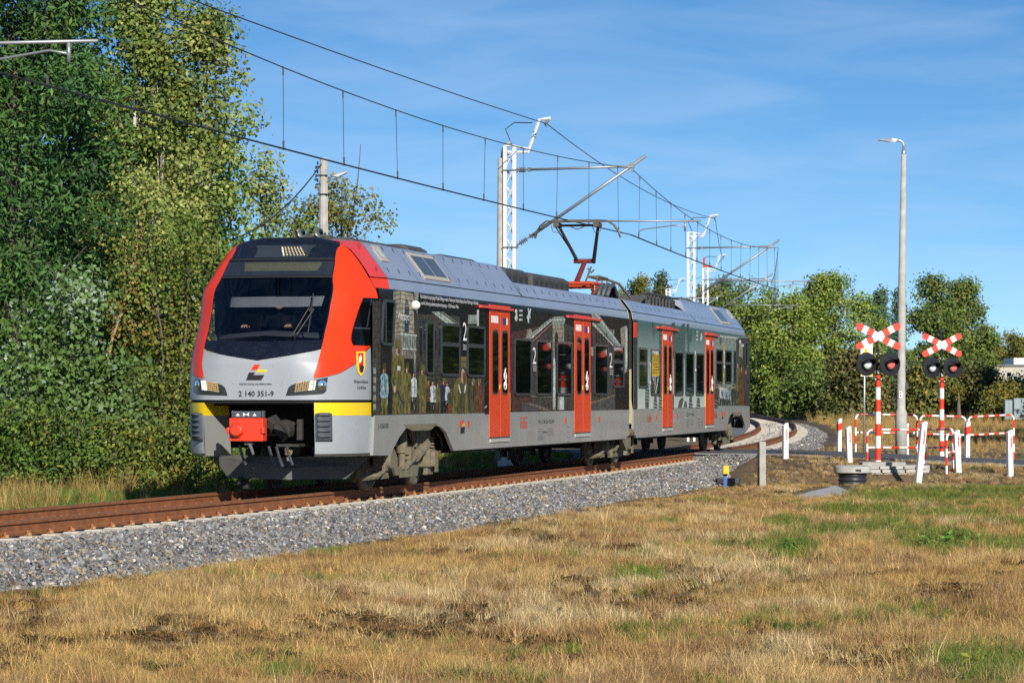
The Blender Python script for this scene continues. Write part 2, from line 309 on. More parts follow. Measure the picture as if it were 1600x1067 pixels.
def scatter(name,P,rot,scl,pid,col,coll):
    me=bpy.data.meshes.new(name); n=len(P); me.vertices.add(n); me.vertices.foreach_set('co',np.asarray(P,np.float32).ravel())
    for nm,ty,key,d in (('rot','FLOAT_VECTOR','vector',rot),('scl','FLOAT_VECTOR','vector',scl),('col','FLOAT_COLOR','color',np.concatenate([col,np.ones((n,1))],1))):
        a=me.attributes.new(nm,ty,'POINT'); a.data.foreach_set(key,np.asarray(d,np.float32).ravel())
    a=me.attributes.new('pid','INT','POINT'); a.data.foreach_set('value',np.asarray(pid,np.int32))
    ob=link(name,me); tag(ob,kind='stuff')
    g=bpy.data.node_groups.new(name,'GeometryNodeTree'); g.interface.new_socket('Geometry',in_out='INPUT',socket_type='NodeSocketGeometry'); g.interface.new_socket('Geometry',in_out='OUTPUT',socket_type='NodeSocketGeometry')
    N=g.nodes.new; gi=N('NodeGroupInput');gout=N('NodeGroupOutput'); ip=N('GeometryNodeInstanceOnPoints'); ci=N('GeometryNodeCollectionInfo'); ci.inputs[0].default_value=coll; ci.inputs[1].default_value=True; ci.inputs[2].default_value=True
    def na(nm,ty): a=N('GeometryNodeInputNamedAttribute'); a.data_type=ty; a.inputs[0].default_value=nm; return [q for q in a.outputs if q.enabled and q.name=='Attribute'][0]
    L=g.links.new; L(gi.outputs[0],ip.inputs['Points']); L(ci.outputs[0],ip.inputs['Instance']); ip.inputs['Pick Instance'].default_value=True
    L(na('pid','INT'),ip.inputs['Instance Index']); L(na('rot','FLOAT_VECTOR'),ip.inputs['Rotation']); L(na('scl','FLOAT_VECTOR'),ip.inputs['Scale']); L(ip.outputs[0],gout.inputs[0])
    md=ob.modifiers.new('scatter','NODES'); md.node_group=g; return ob
# ------------------------------------------------------------------ ballast stones
stm=instmat('stone',.85,geo=False,noise=18,spec=.4)
def stone(k):
    r=np.random.default_rng(50+k); p=r.normal(size=(9,3)); p/=np.linalg.norm(p,axis=1,keepdims=True); p*=r.uniform(.8,1.1,(9,1))*np.array([1.25,.95,.7])*.5
    import bmesh
    b=bmesh.new(); [b.verts.new(q) for q in p]; bmesh.ops.convex_hull(b,input=b.verts); me=bpy.data.meshes.new('stone'); b.to_mesh(me); b.free(); me.materials.append(stm); return me
stones=protocol('stone_shape',[stone(k) for k in range(10)])
def stone_cols(n):
    c=np.empty((n,3)); k=rng.random(n); base=rng.uniform(.09,.27,(n,1))*np.array([.99,1.0,1.01]); c[:]=base
    o_=k>.86; c[o_]=rng.uniform(.18,.34,(o_.sum(),1))*np.array([1.15,.86,.52]); w=(k>.79)&(k<=.86); c[w]=rng.uniform(.38,.55,(w.sum(),1))*np.array([1,.97,.9]); d=k<.08; c[d]=rng.uniform(.05,.09,(d.sum(),1)); return c
def ballast_pts(n,y0,y1,d0,d1):
    u=rng.random(n); Y=y0+(y1-y0)*u; d=rng.uniform(d0,d1,n); z=np.interp(d,bd,bz)
    p=trk(Y,d,z); q=(fbm(p[:,0]*1.1,p[:,1]*1.1)-.5); p[:,2]+=q*.10*(np.abs(d)>1.6)+q*.03+rng.uniform(-.012,.022,n); return p,d,Y
parts=[ballast_pts(40000,25,46,1.1,2.85),ballast_pts(56000,46,80.5,1.1,2.95),ballast_pts(9000,28,48,-.6,.62),ballast_pts(7000,28,60,-2.3,-.9),ballast_pts(16000,83.6,150,.9,2.6),ballast_pts(8500,82.5,150,-.6,.6)]
# keep stones off the visible sleepers' tops
def keep(p,d,Y):
    s_=np.interp(Y,_y,_arc); ph=np.abs(((s_-s0+.3)%.6)-.3); on=(np.abs(d)<1.27)&(ph<.15); rail=(np.abs(np.abs(d)-.7535)<.10)
    p[:,2]+=np.where((np.abs(d)>1.2)&(np.abs(d)<1.5),.0,0)
    edge=(d>2.3)&(rng.random(len(d))<np.clip((d-2.3)/.4,0,1)*.9)
    t_,q_=rt(p[:,0],p[:,1]); ro=(np.abs(q_)<ROADW+.06)&(d>-2.2); up=sstep(2.2,.1,np.abs(q_)-ROADW)*(d>.8); p[:,2]+=up*np.clip(-.06-rng.random(len(d))*.12-p[:,2],0,1)*sstep(3.1,2.0,d); return ~(on&(up<.3)|rail&(up<.3)|edge&(up<.2)|ro)
BPt=np.concatenate([p[keep(p,d,Y)] for p,d,Y in parts]); n=len(BPt)
sz=np.exp(rng.normal(0,.28,n))*.050; scatter('ballast_stones',BPt,rng.uniform(-3.14,3.14,(n,3))*np.array([.35,.35,1]),sz[:,None]*rng.uniform(.8,1.2,(n,3)),rng.integers(0,10,n),stone_cols(n),stones)
# ------------------------------------------------------------------ grass
grm=instmat('grass_blade',.75,transl=.35,spec=.15)
def tuft(seed,nb,h0,h1,r,wd,lean,segs=2):
    r_=np.random.default_rng(seed); V=[];Fa=[];sh=[]
    for b in range(nb):
        a=r_.uniform(0,6.28); q=r*math.sqrt(r_.random()); x,y=q*math.cos(a),q*math.sin(a); h=r_.uniform(h0,h1); la=r_.uniform(0,6.28); ln=r_.uniform(.1,1)*lean*h; w=wd*r_.uniform(.6,1.3); ta=r_.uniform(0,6.28)
        wx,wy=math.cos(ta)*w/2,math.sin(ta)*w/2; dx,dy=math.cos(la)*ln,math.sin(la)*ln; zt=math.sqrt(max(h*h-ln*ln,.0009))
        k=len(V); V+=[(x-wx,y-wy,-.02),(x+wx,y+wy,-.02),(x-wx*.8+dx*.35,y-wy*.8+dy*.35,zt*.6),(x+wx*.8+dx*.35,y+wy*.8+dy*.35,zt*.6),(x+dx,y+dy,zt)]
        Fa+=[(k,k+1,k+3),(k,k+3,k+2),(k+2,k+3,k+4)]; sh+=[r_.uniform(.4,1.5)]*3
    me=bulk('tuft',np.array(V),np.array(Fa),grm); a=me.attributes.new('shade','FLOAT','FACE'); a.data.foreach_set('value',np.array(sh,np.float32)); return me
def leafy(seed,nl,h,r,ls):
    r_=np.random.default_rng(seed); V=[];Fa=[];sh=[]
    for b in range(nl):
        a=r_.uniform(0,6.28);q=r*math.sqrt(r_.random()); c=np.array([q*math.cos(a),q*math.sin(a),r_.uniform(.02,h)*(1-.5*q/r)]); d=r_.normal(size=3); d[2]=abs(d[2])*.5; d/=np.linalg.norm(d); e=np.cross(d,r_.normal(size=3)); e/=np.linalg.norm(e); l=ls*r_.uniform(.6,1.3)
        k=len(V); V+=[c-d*l*.5,c+e*l*.28,c+d*l*.5,c-e*l*.28]; Fa+=[(k,k+1,k+2),(k,k+2,k+3)]; sh+=[r_.uniform(.6,1.4)]*2
    me=bulk('tuft',np.array(V),np.array(Fa),grm); a=me.attributes.new('shade','FLOAT','FACE'); a.data.foreach_set('value',np.array(sh,np.float32)); return me
TU=[tuft(i,38,.08,.26,.12,.0068,.9) for i in range(4)]+[tuft(10+i,14,.25,.50,.07,.0055,.6) for i in range(2)]+[tuft(20+i,44,.12,.26,.13,.006,.99) for i in range(3)]+[tuft(30+i,40,.12,.30,.12,.009,.7) for i in range(2)]+[leafy(40+i,90,.12,.14,.05) for i in range(2)]+[tuft(50+i,26,.35,.75,.12,.008,.6) for i in range(2)]
grass=protocol('grass_tuft',TU)
STRAW=np.array([.68,.455,.17]);PALE=np.array([.72,.56,.30]);BRN=np.array([.27,.16,.06]);GRN=np.array([.13,.20,.04]);DRK=np.array([.055,.043,.026]);ORG=np.array([.40,.21,.09]);YEL=np.array([.42,.36,.09])
def plant(name,P,kinds,col,s):
    n=len(P); scatter(name,P,np.stack([rng.normal(0,.24,n),rng.normal(0,.24,n),rng.uniform(0,6.28,n)],1),np.asarray(s)[:,None]*rng.uniform(.8,1.25,(n,3)),kinds,col,grass)
def frustum_pts(n,y0,y1,xa,xb,pw=1.):
    Y=y0+(y1-y0)*rng.random(n)**pw; a=rng.uniform(xa,xb,n); return (a-800)/FPX*Y,Y
def field(n,y0,y1,xa=-40,xb=1660,pw=1.2):
    X,Y=frustum_pts(n,y0,y1,xa,xb,pw); d,_=lat(X,Y); t,q=rt(X,Y)
    k=(d>2.62+.45*(fbm(X*.9,Y*.9)-.5)*2)&~((np.hypot((X-8.5)/1.25,(Y-71.2)/2.2)<1)&(rng.random(n)<.93))&(np.abs(q)>ROADW+.25); px_=800+FPX*X/Y; py_=HY+FPX*(CH-ground(X,Y))/Y; k&=~(((px_-1284)/50)**2+((py_-769+(px_-1284)*.09)/8.5)**2<1); X,Y,d=X[k],Y[k],d[k]; return X,Y,d
X,Y,d=field(140000,19.5,77,-40,2080)
n=len(X); a=fbm(X*.42+3,Y*.42); b=fbm(X*1.6,Y*1.6+7); c=fbm(X*.8+31,Y*.8+11,3); e=fbm(X*3.1+5,Y*3.1+2,3)
gp=sstep(.56,.72,c+.20*sstep(2.5,8,X-.02*Y)*sstep(30,42,Y)*sstep(68,58,Y)-.10)           # greener to the right
dk=sstep(.52,.64,b); k=rng.random(n)
PXx=800+FPX*X/Y; PYy=HY+FPX*(CH-ground(X,Y))/Y
def blot(L): return np.clip(sum(np.exp(-(((PXx-x)/rx)**2+((PYy-y)/ry)**2)**2) for x,y,rx,ry in L),0,1)
wob=.6+.8*fbm(X*2.7+40,Y*2.7+3,3)
dk=np.clip(np.maximum(dk*.8,blot([(35,965,70,38),(560,985,170,22),(690,1003,90,20),(250,1005,110,26),(830,845,60,12),(1480,935,70,22),(1090,910,70,18),(960,862,60,10),(1160,858,45,9),(1250,915,40,10),(1000,945,120,16),(1370,1040,110,24),(740,970,60,18),(1220,1000,90,14),(860,1020,70,22),(420,1030,60,14)])*wob),0,1)
dk=np.maximum(dk,sstep(3.35,2.75,d)*.75*(fbm(X*1.9,Y*1.9+60)+.35))
GB=blot([(1235,862,48,16),(1470,852,70,17),(1395,832,45,8),(1500,806,60,9),(1300,838,60,8),(1560,770,80,10),(1230,822,40,8),(1590,858,60,12),(1545,1050,90,30),(450,1060,45,14),(1440,775,120,12),(1000,905,40,14),(1350,800,90,10),(500,865,40,8)])*wob
kind=np.where(k<.50,rng.integers(0,4,n),np.where(k<.55,rng.integers(4,6,n),rng.integers(6,9,n)))
col=STRAW+(PALE-STRAW)*sstep(.35,.65,a)[:,None]; col=col+(ORG-col)*(sstep(.55,.72,e)*.6)[:,None]; col=np.where((fbm(X*1.1+50,Y*1.1+9,3)>.56)[:,None]&(rng.random((n,1))<.75),np.array([.56,.39,.15]),col); col=np.where((fbm(X*.9+80,Y*.9+29,3)>.58)[:,None]&(rng.random((n,1))<.7),np.array([.44,.27,.12]),col); col=col*(rng.uniform(.6,1.25,(n,1)))
isg=rng.random(n)<np.clip(np.maximum(gp*.45,GB*1.05),0,.92); kind=np.where(isg,rng.integers(9,11,n),kind); col=np.where(isg[:,None],(GRN+(YEL-GRN)*(rng.random((n,1))**2)*.8)*rng.uniform(.7,1.25,(n,1)),col)
isd=(~isg)&(rng.random(n)<dk*.85); kind=np.where(isd,rng.integers(11,13,n),kind); col=np.where(isd[:,None],(DRK+(BRN-DRK)*rng.random((n,1))**.7)*rng.uniform(.7,1.3,(n,1)),col)
thin=rng.random(n)>np.clip(.10+dk*.50*(GB<.3)+.55*sstep(.62,.5,e)*sstep(.48,.60,b),0,.85)
edge=rng.random(n)<sstep(2.2,3.3,d)+.25
m_=thin&edge
s=.72*(.45+.5*a+.25*e)*np.where(isd,.8,1)*np.where(isg,.95,1)*(.65+.35*sstep(2.4,4,d))*(1-.36*sstep(46,62,Y))*(.38+1.25*fbm(X*2.3+4,Y*2.3+8,2))
plant('dry_grass',np.stack([X,Y,ground(X,Y)],1)[m_],kind[m_],col[m_],s[m_])
# verge on the far side of the track: taller, greener
n=15000; Y=rng.uniform(36,78,n); d=-2.3-rng.random(n)**1.0*9; P=trk(Y,d,0); X,Yw=P[:,0],P[:,1]
g1=fbm(X*.7,Yw*.7); k=rng.random(n); col=np.where((k<.70)[:,None],GRN*1.25,np.where((k<.90)[:,None],YEL*.9,STRAW*.8))*rng.uniform(.6,1.25,(n,1)); far_=sstep(-2.6,-5.5,d)
kind=np.where(k<.70,rng.integers(9,11,n),np.where(k<.9,rng.integers(0,4,n),np.where(rng.random(n)<far_,rng.integers(13,15,n),rng.integers(6,9,n))))
plant('verge_grass',np.stack([X,Yw,ground(X,Yw)],1),kind,col,.42+.45*far_*g1+.15*g1)
# beyond the road, and the banks out to the trees
X,Y,d=field(21000,84,205,1120,1980,1.1); n=len(X); k=rng.random(n); c=fbm(X*.25,Y*.25)
col=(STRAW+(GRN*1.1-STRAW)*(sstep(.5,.7,c)*.8*(k<.7))[:,None])*rng.uniform(.65,1.1,(n,1)); plant('bank_grass',np.stack([X,Y,ground(X,Y)],1),np.where(k<.8,rng.integers(0,4,n),rng.integers(13,15,n)),col,rng.uniform(.7,1.3,n)*(.30+.5*sstep(95,130,Y)))
# ================================================================== THE TRAIN
def uv(t): a=math.atan(t); return np.array([math.sin(a),math.cos(a)])
O1=np.array([-3.72,44.45]); U1=uv(.2399); JT=O1+20.85*U1; U2=uv(.208); LC=20.9
class Car:                      # s = metres back from the car's own cab end, n = metres towards the camera's side, z = above the rail
    def __init__(s,k): s.k=k; s.u=U1 if k==1 else U2; s.n=np.array([s.u[1],-s.u[0]]); s.o=(O1 if k==1 else JT+LC*U2); s.sg=1 if k==1 else -1
    def __call__(s,p):
        p=np.asarray(p,float); q=s.o-O1+s.sg*p[...,:1]*s.u+p[...,1:2]*s.n
        return np.concatenate([q,p[...,2:3]],-1)
    def sp(s,x,y,n=1.41):       # photograph pixel on the car's side plane -> (s, z)
        k=(x-800)/FPX; b=s.o+n*s.n; u=s.u*s.sg; a=(k*b[1]-b[0])/(u[0]-k*u[1]); return a,CH-(y-HY)/FPX*(b[1]+a*u[1])
C1,C2=Car(1),Car(2)
train=empty('passenger_train',(O1[0],O1[1],0),'grey, red and yellow two-car electric passenger train with dark illustrated sides','train')
red=mat('train_red',(.74,.040,.005),.36,coat=.18,spec=.3,nz=(1.2,.06),dirt=(5,.14,(.30,.05,.02)),speck=(34,.25,(.20,.03,.02)))
grey=mat('train_grey',(.31,.335,.36),.42,coat=.25,nz=(2,.06),dirt=(4,.2,(.22,.20,.16)),speck=(42,.5,(.12,.10,.07)))
skirt=mat('train_skirt',(.27,.28,.27),.40,coat=.25,nz=(1.5,.10),dirt=(2.2,.55,(.25,.22,.16)))
roofg=mat('train_roof',(.26,.30,.38),.36,coat=.35,nz=(1.0,.07),dirt=(3,.2,(.16,.17,.19)))
yel=mat('train_yellow',(.80,.56,.01),.38,coat=.3,nz=(2,.05),dirt=(6,.15,(.4,.28,.05)))
blk=mat('train_black',(.006,.007,.012),.12,coat=.4,nz=(8,.3),speck=(44,.3,(.16,.16,.15)))
dark=mat('dark_inside',(.006,.006,.007),.9)
under=mat('under_black',(.018,.017,.016),.8,nz=(5,.4))
bog=mat('bogie_dust',(.165,.142,.092),.85,nz=(6,.3),dirt=(5,.55,(.09,.08,.06)),bump=(25,.3))
whl=mat('wheel_steel',(.15,.13,.10),.6,metal=.3,nz=(8,.3))
frm=mat('window_frame',(.035,.042,.055),.25,coat=.2)
gls=mat('window_glass',(.003,.004,.005),.03,spec=.16)
rub=mat('rubber',(.062,.072,.084),.55,nz=(9,.3))
drk=mat('roof_equipment',(.05,.052,.052),.6,nz=(3,.3),dirt=(4,.4,(.11,.10,.08)))
alu=mat('alu_trim',(.62,.62,.56),.4,metal=.4)
cream=mat('cream_strip',(.62,.60,.50),.6)
wht=mat('white_print',(.80,.80,.78),.5); blp=mat('black_print',(.015,.015,.015),.5)
def gridT(car,P,off=0): return car(P)
# ---- nose surface: parameter v in -1..1 across, z up
stipF=hermite([(.4,.16),(.6,.06),(1.0,.02),(1.4,0),(1.9,.0),(2.0,.02),(2.2,.08),(2.4,.18),(2.9,.47),(3.3,.85),(3.5,1.08),(3.62,1.25),(3.72,1.39),(3.82,1.52)])
WF=hermite([(.4,1.34),(.6,1.385),(.8,1.395),(2.85,1.395),(3.0,1.37),(3.15,1.285),(3.5,1.06),(3.74,.80),(3.80,.58),(3.84,.3)])
SE=1.55
_pl=[hermite([(0,0,0),(1/7,.36,.004),(2/7,.60,.048),(3/7,.753,.161),(4/7,.86,.32),(5/7,.932,.516),(6/7,.975,.742),(1,1,1)]),
     hermite([(0,0,0),(1/7,.36,.04),(2/7,.652,.245),(3/7,.745,.342),(4/7,.824,.444),(5/7,.889,.615),(6/7,.946,.81),(1,1,1)]),
     hermite([(0,0,0),(1/7,.39,.083),(2/7,.68,.238),(3/7,.78,.357),(4/7,.844,.452),(5/7,.906,.62),(6/7,.961,.83),(1,1,1)])]
def NS(v,z):
    v,z=np.broadcast_arrays(np.asarray(v,float),np.asarray(z,float)); a=np.abs(v); w1=sstep(1.7,2.75,z)[...,None]; w2=sstep(2.75,3.2,z)[...,None]
    q=_pl[0](a)*(1-w1)+_pl[1](a)*w1; q=q*(1-w2)+_pl[2](a)*w2; st=stipF(z)
    return np.stack([st+(SE-st)*q[...,1],np.sign(v)*WF(z)*q[...,0],z],-1)
def NO(v,z,off):                # the surface moved outwards by off
    e=.004; p=NS(v,z); a=NS(np.asarray(v)+e,z)-NS(np.asarray(v)-e,z); b=NS(v,np.asarray(z)+e)-NS(v,np.asarray(z)-e); n=np.cross(a,b); n/=np.linalg.norm(n,axis=-1,keepdims=True)+1e-9
    ref=p*np.array([1,1,0])-np.array([2.2,0,0]); n*=np.where((n*ref).sum(-1,keepdims=True)<0,-1,1); off=np.asarray(off,float); return p+n*(off[...,None] if off.ndim else off)
_V,_Z=np.meshgrid(np.linspace(-1,1,801),np.linspace(.5,3.83,700)); _P=C1(NS(_V,_Z)); _P[...,:2]+=O1; _PX=800+FPX*_P[...,0]/_P[...,1]; _PY=HY-FPX*(_P[...,2]-CH)/_P[...,1]
def nz_at(x,y,side=0):
    d=(_PX-x)**2+(_PY-y)**2+(1e6*(np.sign(_V)!=side) if side else 0); i=np.unravel_index(np.argmin(d),d.shape); return _V[i],_Z[i]
WSP=sorted([(z,v) for v,z in [nz_at(*p,1) for p in ((527,377),(526,390),(524,404),(520,440),(516,480),(509,515),(503,541),(497,565),(490,590.6))]])
WSP=[(1.30,WSP[0][1])]+WSP+[(3.84,WSP[-1][1])]; _w=[WSP[0]]
for q in WSP[1:]:
    if q[0]>_w[-1][0]+.01: _w.append(q)
VE=hermite(_w)                                        # edge of windscreen and grey mask
ZB=lambda t: 1.97+.165*np.abs(t)                       # chin of the windscreen
def tz(p): v,z=nz_at(*p,1); e=float(VE(z)); return max(0,(v-e)/(1-e)),z
_sw=[(0.,tz((490,590.6))[1])]+[tz(p) for p in ((510,588),(529.6,582.7),(545,574.5),(556.6,567),(572,547))]+[(1.,2.27)]
SW=hermite([q for i,q in enumerate(_sw) if i==0 or q[0]>_sw[i-1][0]+.005])
def seam_s(z): return 1.13+.16*(z-.5)                  # where cab shell meets car side
def nose(car,full):
    T=car; sm=dict(smooth=True)
    t=np.linspace(-1,1,61)[None]; r=np.linspace(0,1,50)[:,None]
    def patch(nm,m,fv,parent=train): b=MB(T); b.grid(fv); o=b.build(nm,m,parent,True); return o
    # grey mask below the windscreen
    zz=1.385+(ZB(t)-.012-1.385)*r; patch('front_mask',grey,NS(t*VE(zz),zz))
    for sg in (1,-1):
        tt=np.linspace(0,1,41)[None]
        z0=SW(tt); zz=z0+(3.825-z0)*r; ve=VE(zz); patch('cab_side_shell',red,NS(sg*(ve+(1-ve)*tt),zz))
        zz=1.385+(SW(tt)-1.385)*r[::4]; ve=VE(zz); patch('cab_side_panel',grey,NS(sg*(ve+(1-ve)*tt),zz))
        # lower corner block: yellow band, grey below
        v0=.292; vv=v0+(1-v0)*tt
        bl=patch('corner_block',grey,NS(sg*vv,np.linspace(.60,1.155,14)[:,None])); 
        patch('yellow_band',yel,NS(sg*vv,np.linspace(1.157,1.345,5)[:,None]))
        b=MB(T); e=NS(sg*vv[0],np.full(41,.60)); e2=e.copy(); e2[:,2]=.555; e2[:,1]*=.97; e2[:,0]+=.05; e3=e2.copy(); e3[:,1]*=.8; e3[:,0]+=.12; b.grid(np.stack([e,e2,e3])); b.build('block_underside',skirt,bl,True)
        # cheek running back from the block into the coupler pocket
        p=NS(sg*v0,np.array([.56,1.155,1.345])); pin=p+np.array([.75,-sg*.14,0])
        b=MB(T); b.grid(np.stack([p[:2],pin[:2]]),0); b.grid(np.stack([p[1:],pin[1:]]),1); b.build('block_cheek',[skirt,yel],bl)
        # side of the cab shell back to the seam
        zs=np.linspace(.56,3.0,20); A=NS(sg*1.0,zs); B=np.stack([np.full(20,2.2),np.full(20,sg*1.409),zs],1)
        b=MB(T); f=MB(T)
        # buffer plate with ribs
        if full:
            for nm_ in ('buffer',):
                va,vb=.297,.435; g=np.linspace(va,vb,8)[None]; zq=np.linspace(.78,1.19,16)[:,None]
                rim=np.minimum(np.minimum((g-va)/(vb-va),(vb-g)/(vb-va))*8,np.minimum((zq-.78)/.41,(1.19-zq)/.41)*14); rim=np.clip(rim,0,1)
                bo=patch('buffer_plate',rub,NO(sg*g,zq,.012+.045*rim))
                for k in range(5):
                    zc=.835+k*.078; gz=np.linspace(0,1,5)[:,None]; h=np.array([0,.03,.05,.012,0])[:,None]; g2=np.linspace(va+.012,vb-.03,8)[None]; tap=np.clip((np.minimum(g2-va-.012,vb-.03-g2)/.015),0,1)
                    patch('buffer_rib',rub,NO(sg*g2,zc+gz*.055+0*g2,.058+h*tap),bo)
    # black shell round the glass: chin band, side posts, header
    zg0=lambda t: 2.265-.03*(1-np.abs(t)); ZG1=3.185
    sh=[]
    zz=ZB(t)+(zg0(t)-ZB(t))*np.linspace(0,1,8)[:,None]; b=MB(T); b.grid(NS(t*VE(zz),zz))
    zz=ZG1+(3.825-ZG1)*np.linspace(0,1,24)[:,None]+0*t; b.grid(NS(t*VE(zz),zz))
    for sg in (1,-1):
        q=sg*np.linspace(.955,1,4)[None]; zz=zg0(q)+(ZG1-zg0(q))*np.linspace(0,1,24)[:,None]; b.grid(NS(q*VE(zz),zz))
    o=b.build('windscreen_surround',blk,train,True)
    t2=np.linspace(-.955,.955,41)[None]; zz=zg0(t2)+(ZG1-zg0(t2))*np.linspace(0,1,30)[:,None]
    b=MB(T); b.grid(NS(t2*VE(zz),zz)); b.build('windscreen',glassmat('cab_glass',(.62,.65,.70)) if full else gls,train,True)
    b=MB(T); zz=np.linspace(3.185,3.215,3)[:,None]+0*t; b.grid(NO(t*VE(zz)*.985,zz,.012)); zz=np.linspace(3.455,3.49,3)[:,None]+0*t; b.grid(NO(t*VE(zz)*.99,zz,.014)); b.build('windscreen_rail',mat('rail_black',(.02,.021,.022),.4),o,True)
    if not full: return
    # destination window, its display, marker light
    tq=np.linspace(-.94,.94,31)[None]; zz=np.linspace(3.225,3.445,8)[:,None]+0*tq; b=MB(T); b.grid(NO(tq*VE(zz),zz,.006)); dw=b.build('destination_window',mat('display_glass',(.018,.022,.028),.06,spec=.8),train,True)
    tq=np.linspace(-.47,.62,21)[None]; zz=np.linspace(3.29,3.42,5)[:,None]+0*tq; b=MB(T); b.grid(NO(tq*VE(zz),zz,.009)); b.build('display_panel',mat('led_panel',(.060,.060,.040),.5,nz=(40,.3)),dw,True)
    tq=np.linspace(-.34,.36,13)[None]; zz=np.linspace(3.505,3.70,8)[:,None]; zz=zz+0*tq; b=MB(T); b.grid(NO(tq*(1-.25*(zz-3.5)/.2)*VE(zz),zz,.006)); ml=b.build('marker_lamp',mat('lamp_glass',(.03,.035,.042),.08,spec=.8),train,True)
    b=MB(T)
    for i in range(6):
        for j in range(7):
            v=(.035+.035*j-.0105*i)*float(VE(3.6)); z=3.535+i*.024; c=NO(v,z,.012); b.box(c,(.012,.017,.010),0 if j else 1)
    b.build('led_array',[mat('led_warm',(.6,.5,.3),.4,emit=((1,.78,.42),.5)),mat('led_bright',(.9,.8,.6),.4,emit=((1,.88,.62),1.3))],ml)
    # headlamps
    for sg in (1,-1):
        pts=[nz_at(*p,1) for p in ((447.5,617.6),(452,604),(460,599.6),(511.6,589.5),(510.8,607.5),(503,615))]; pts=[(v,z) for v,z in pts]
        top=hermite(sorted([(pts[0][0],pts[0][1]+.01),(pts[1][0],pts[1][1]),(pts[2][0]+.004,pts[2][1]),(pts[3][0],pts[3][1])])); bot=hermite(sorted([(pts[0][0],pts[0][1]-.004),(pts[5][0],pts[5][1]),(pts[4][0],pts[4][1]),(pts[3][0],pts[3][1]-.012)]))
        g=np.linspace(pts[0][0],pts[3][0],24)[None]; zz=bot(g)+(top(g)-bot(g))*np.linspace(0,1,8)[:,None]
        b=MB(T); b.grid(NO(sg*g,zz,.012)); rim=[]; hl=b.build('headlight',mat('headlight_glass',(.012,.012,.014),.05,spec=.7),train,True)
        v,z=nz_at(503,601.5,1); b=MB(T); c=NO(sg*v,z,.014); Rm=.072
        nrm=NO(sg*v,z,1.)-NO(sg*v,z,0.); X=np.cross(nrm,[0,0,1]); X/=np.linalg.norm(X); Yv=np.cross(X,nrm)
        for rr_,k,mm,hh in ((.074,18,0,.008),(.058,18,1,.014),(.026,12,0,.022)):
            b.add([c+nrm*hh]+[c+nrm*hh*.6+rr_*(math.cos(a)*X+math.sin(a)*Yv) for a in np.arange(k)*2*math.pi/k],[(0,1+i,1+(i+1)%k) for i in range(k)],mm)
        b.build('lamp_lens',[mat('lamp_chrome',(.55,.58,.62),.12,metal=1),mat('lamp_refl',(.75,.78,.82),.08,metal=1)],hl)
        b=MB(T)
        for i in range(5):
            for j in range(9):
                px=463+j*3.55; v,z=nz_at(px+ (i-2)*.5,611.2-i*3.1-j*.45,1); c=NO(sg*v,z,.018); b.box(c,(.012,.022,.017),0 if j<6 else 1)
        b.build('led_array',[mat('led_amber',(.38,.27,.12),.35,emit=((1,.62,.22),.22)),mat('led_white',(.9,.85,.7),.3,emit=((1,.90,.68),1.1))],hl)
def onnose(v,z,off=.016): return C1(NO(v,z,off))
nose(C1,True); nose(C2,False)
# cab interior of the leading car
desk=mat('cab_desk',(.10,.11,.12),.55,nz=(6,.2)); 
b=MB(C1); y=np.linspace(-.95,.95,25); fr=.42+.55*(np.abs(y)/.95)**2
b.grid(np.stack([np.stack([fr,y,2.33-.05*np.abs(y)],1),np.stack([fr+.35,y,2.41-.05*np.abs(y)],1),np.stack([fr+.75,y,2.36+0*y],1),np.stack([fr+.76,y,1.9+0*y],1)])); b.build('cab_desk',desk,train,True)
b=MB(C1); b.b2((1.6,-.45,2.36),(1.63,-.2,2.5),0); b.b2((1.55,.1,2.36),(1.58,.3,2.52),0); b.build('desk_screen',dark,train)
b=MB(C1); b.prism([(2.25,-1.36,1.2),(2.25,1.36,1.2),(2.25,1.36,3.05),(2.25,.9,3.72),(2.25,-.9,3.72),(2.25,-1.36,3.05)],(.05,0,0)); b.b2((1.2,-1.2,1.3),(2.3,1.2,1.34)); b.b2((.4,-.85,1.3),(1.2,.85,1.34)); b.b2((1.25,-1.05,3.22),(2.3,1.05,3.26)); b.build('cab_bulkhead',dark,train)
b=MB(C1); zz=np.linspace(2.80,2.965,3)[:,None]; tq=np.linspace(-.66,.84,15)[None]; b.grid(NO(tq*VE(zz+0*tq),zz+0*tq,-.09)); b.build('sun_blind',mat('blind_cloth',(.20,.21,.21),.8,nz=(25,.12)),train,True)
# coupler pocket, coupler
b=MB(C1); b.b2((1.62,-1.2,.66),(1.66,1.2,1.37)); b.b2((.12,-.60,1.352),(1.6,.60,1.382)); vq=np.linspace(-1,1,61)[None]; b.grid(NO(vq,np.linspace(1.335,1.395,3)[:,None]+0*vq,-.03)); b.build('coupler_pocket',dark,train)
redp=mat('coupler_red',(.72,.045,.015),.38,coat=.2,nz=(6,.12),dirt=(9,.25,(.2,.04,.02)))
cp=MB(C1); cp.b2((-.50,-.255,.79),(-.30,.255,1.125)); 
hx=[(-.08+.12*math.cos(a)-.06,.945+.12*math.sin(a)) for a in np.arange(8)*math.pi/4+.39]
ring=np.array([[-.5,q[0],q[1]] for q in hx]); tip=np.array([[-.60,q[0]*.75-.02,.945+(q[1]-.945)*.62] for q in hx]); cp.add(np.concatenate([ring,tip]),[(i,(i+1)%8,8+(i+1)%8,8+i) for i in range(8)]+[tuple(range(8,16))])
cp.b2((-.53,-.29,.90),(-.46,-.24,.99)); cp.b2((-.53,.235,.90),(-.44,.285,.99))
cpo=cp.build('coupler',redp,train,bevel=.012)
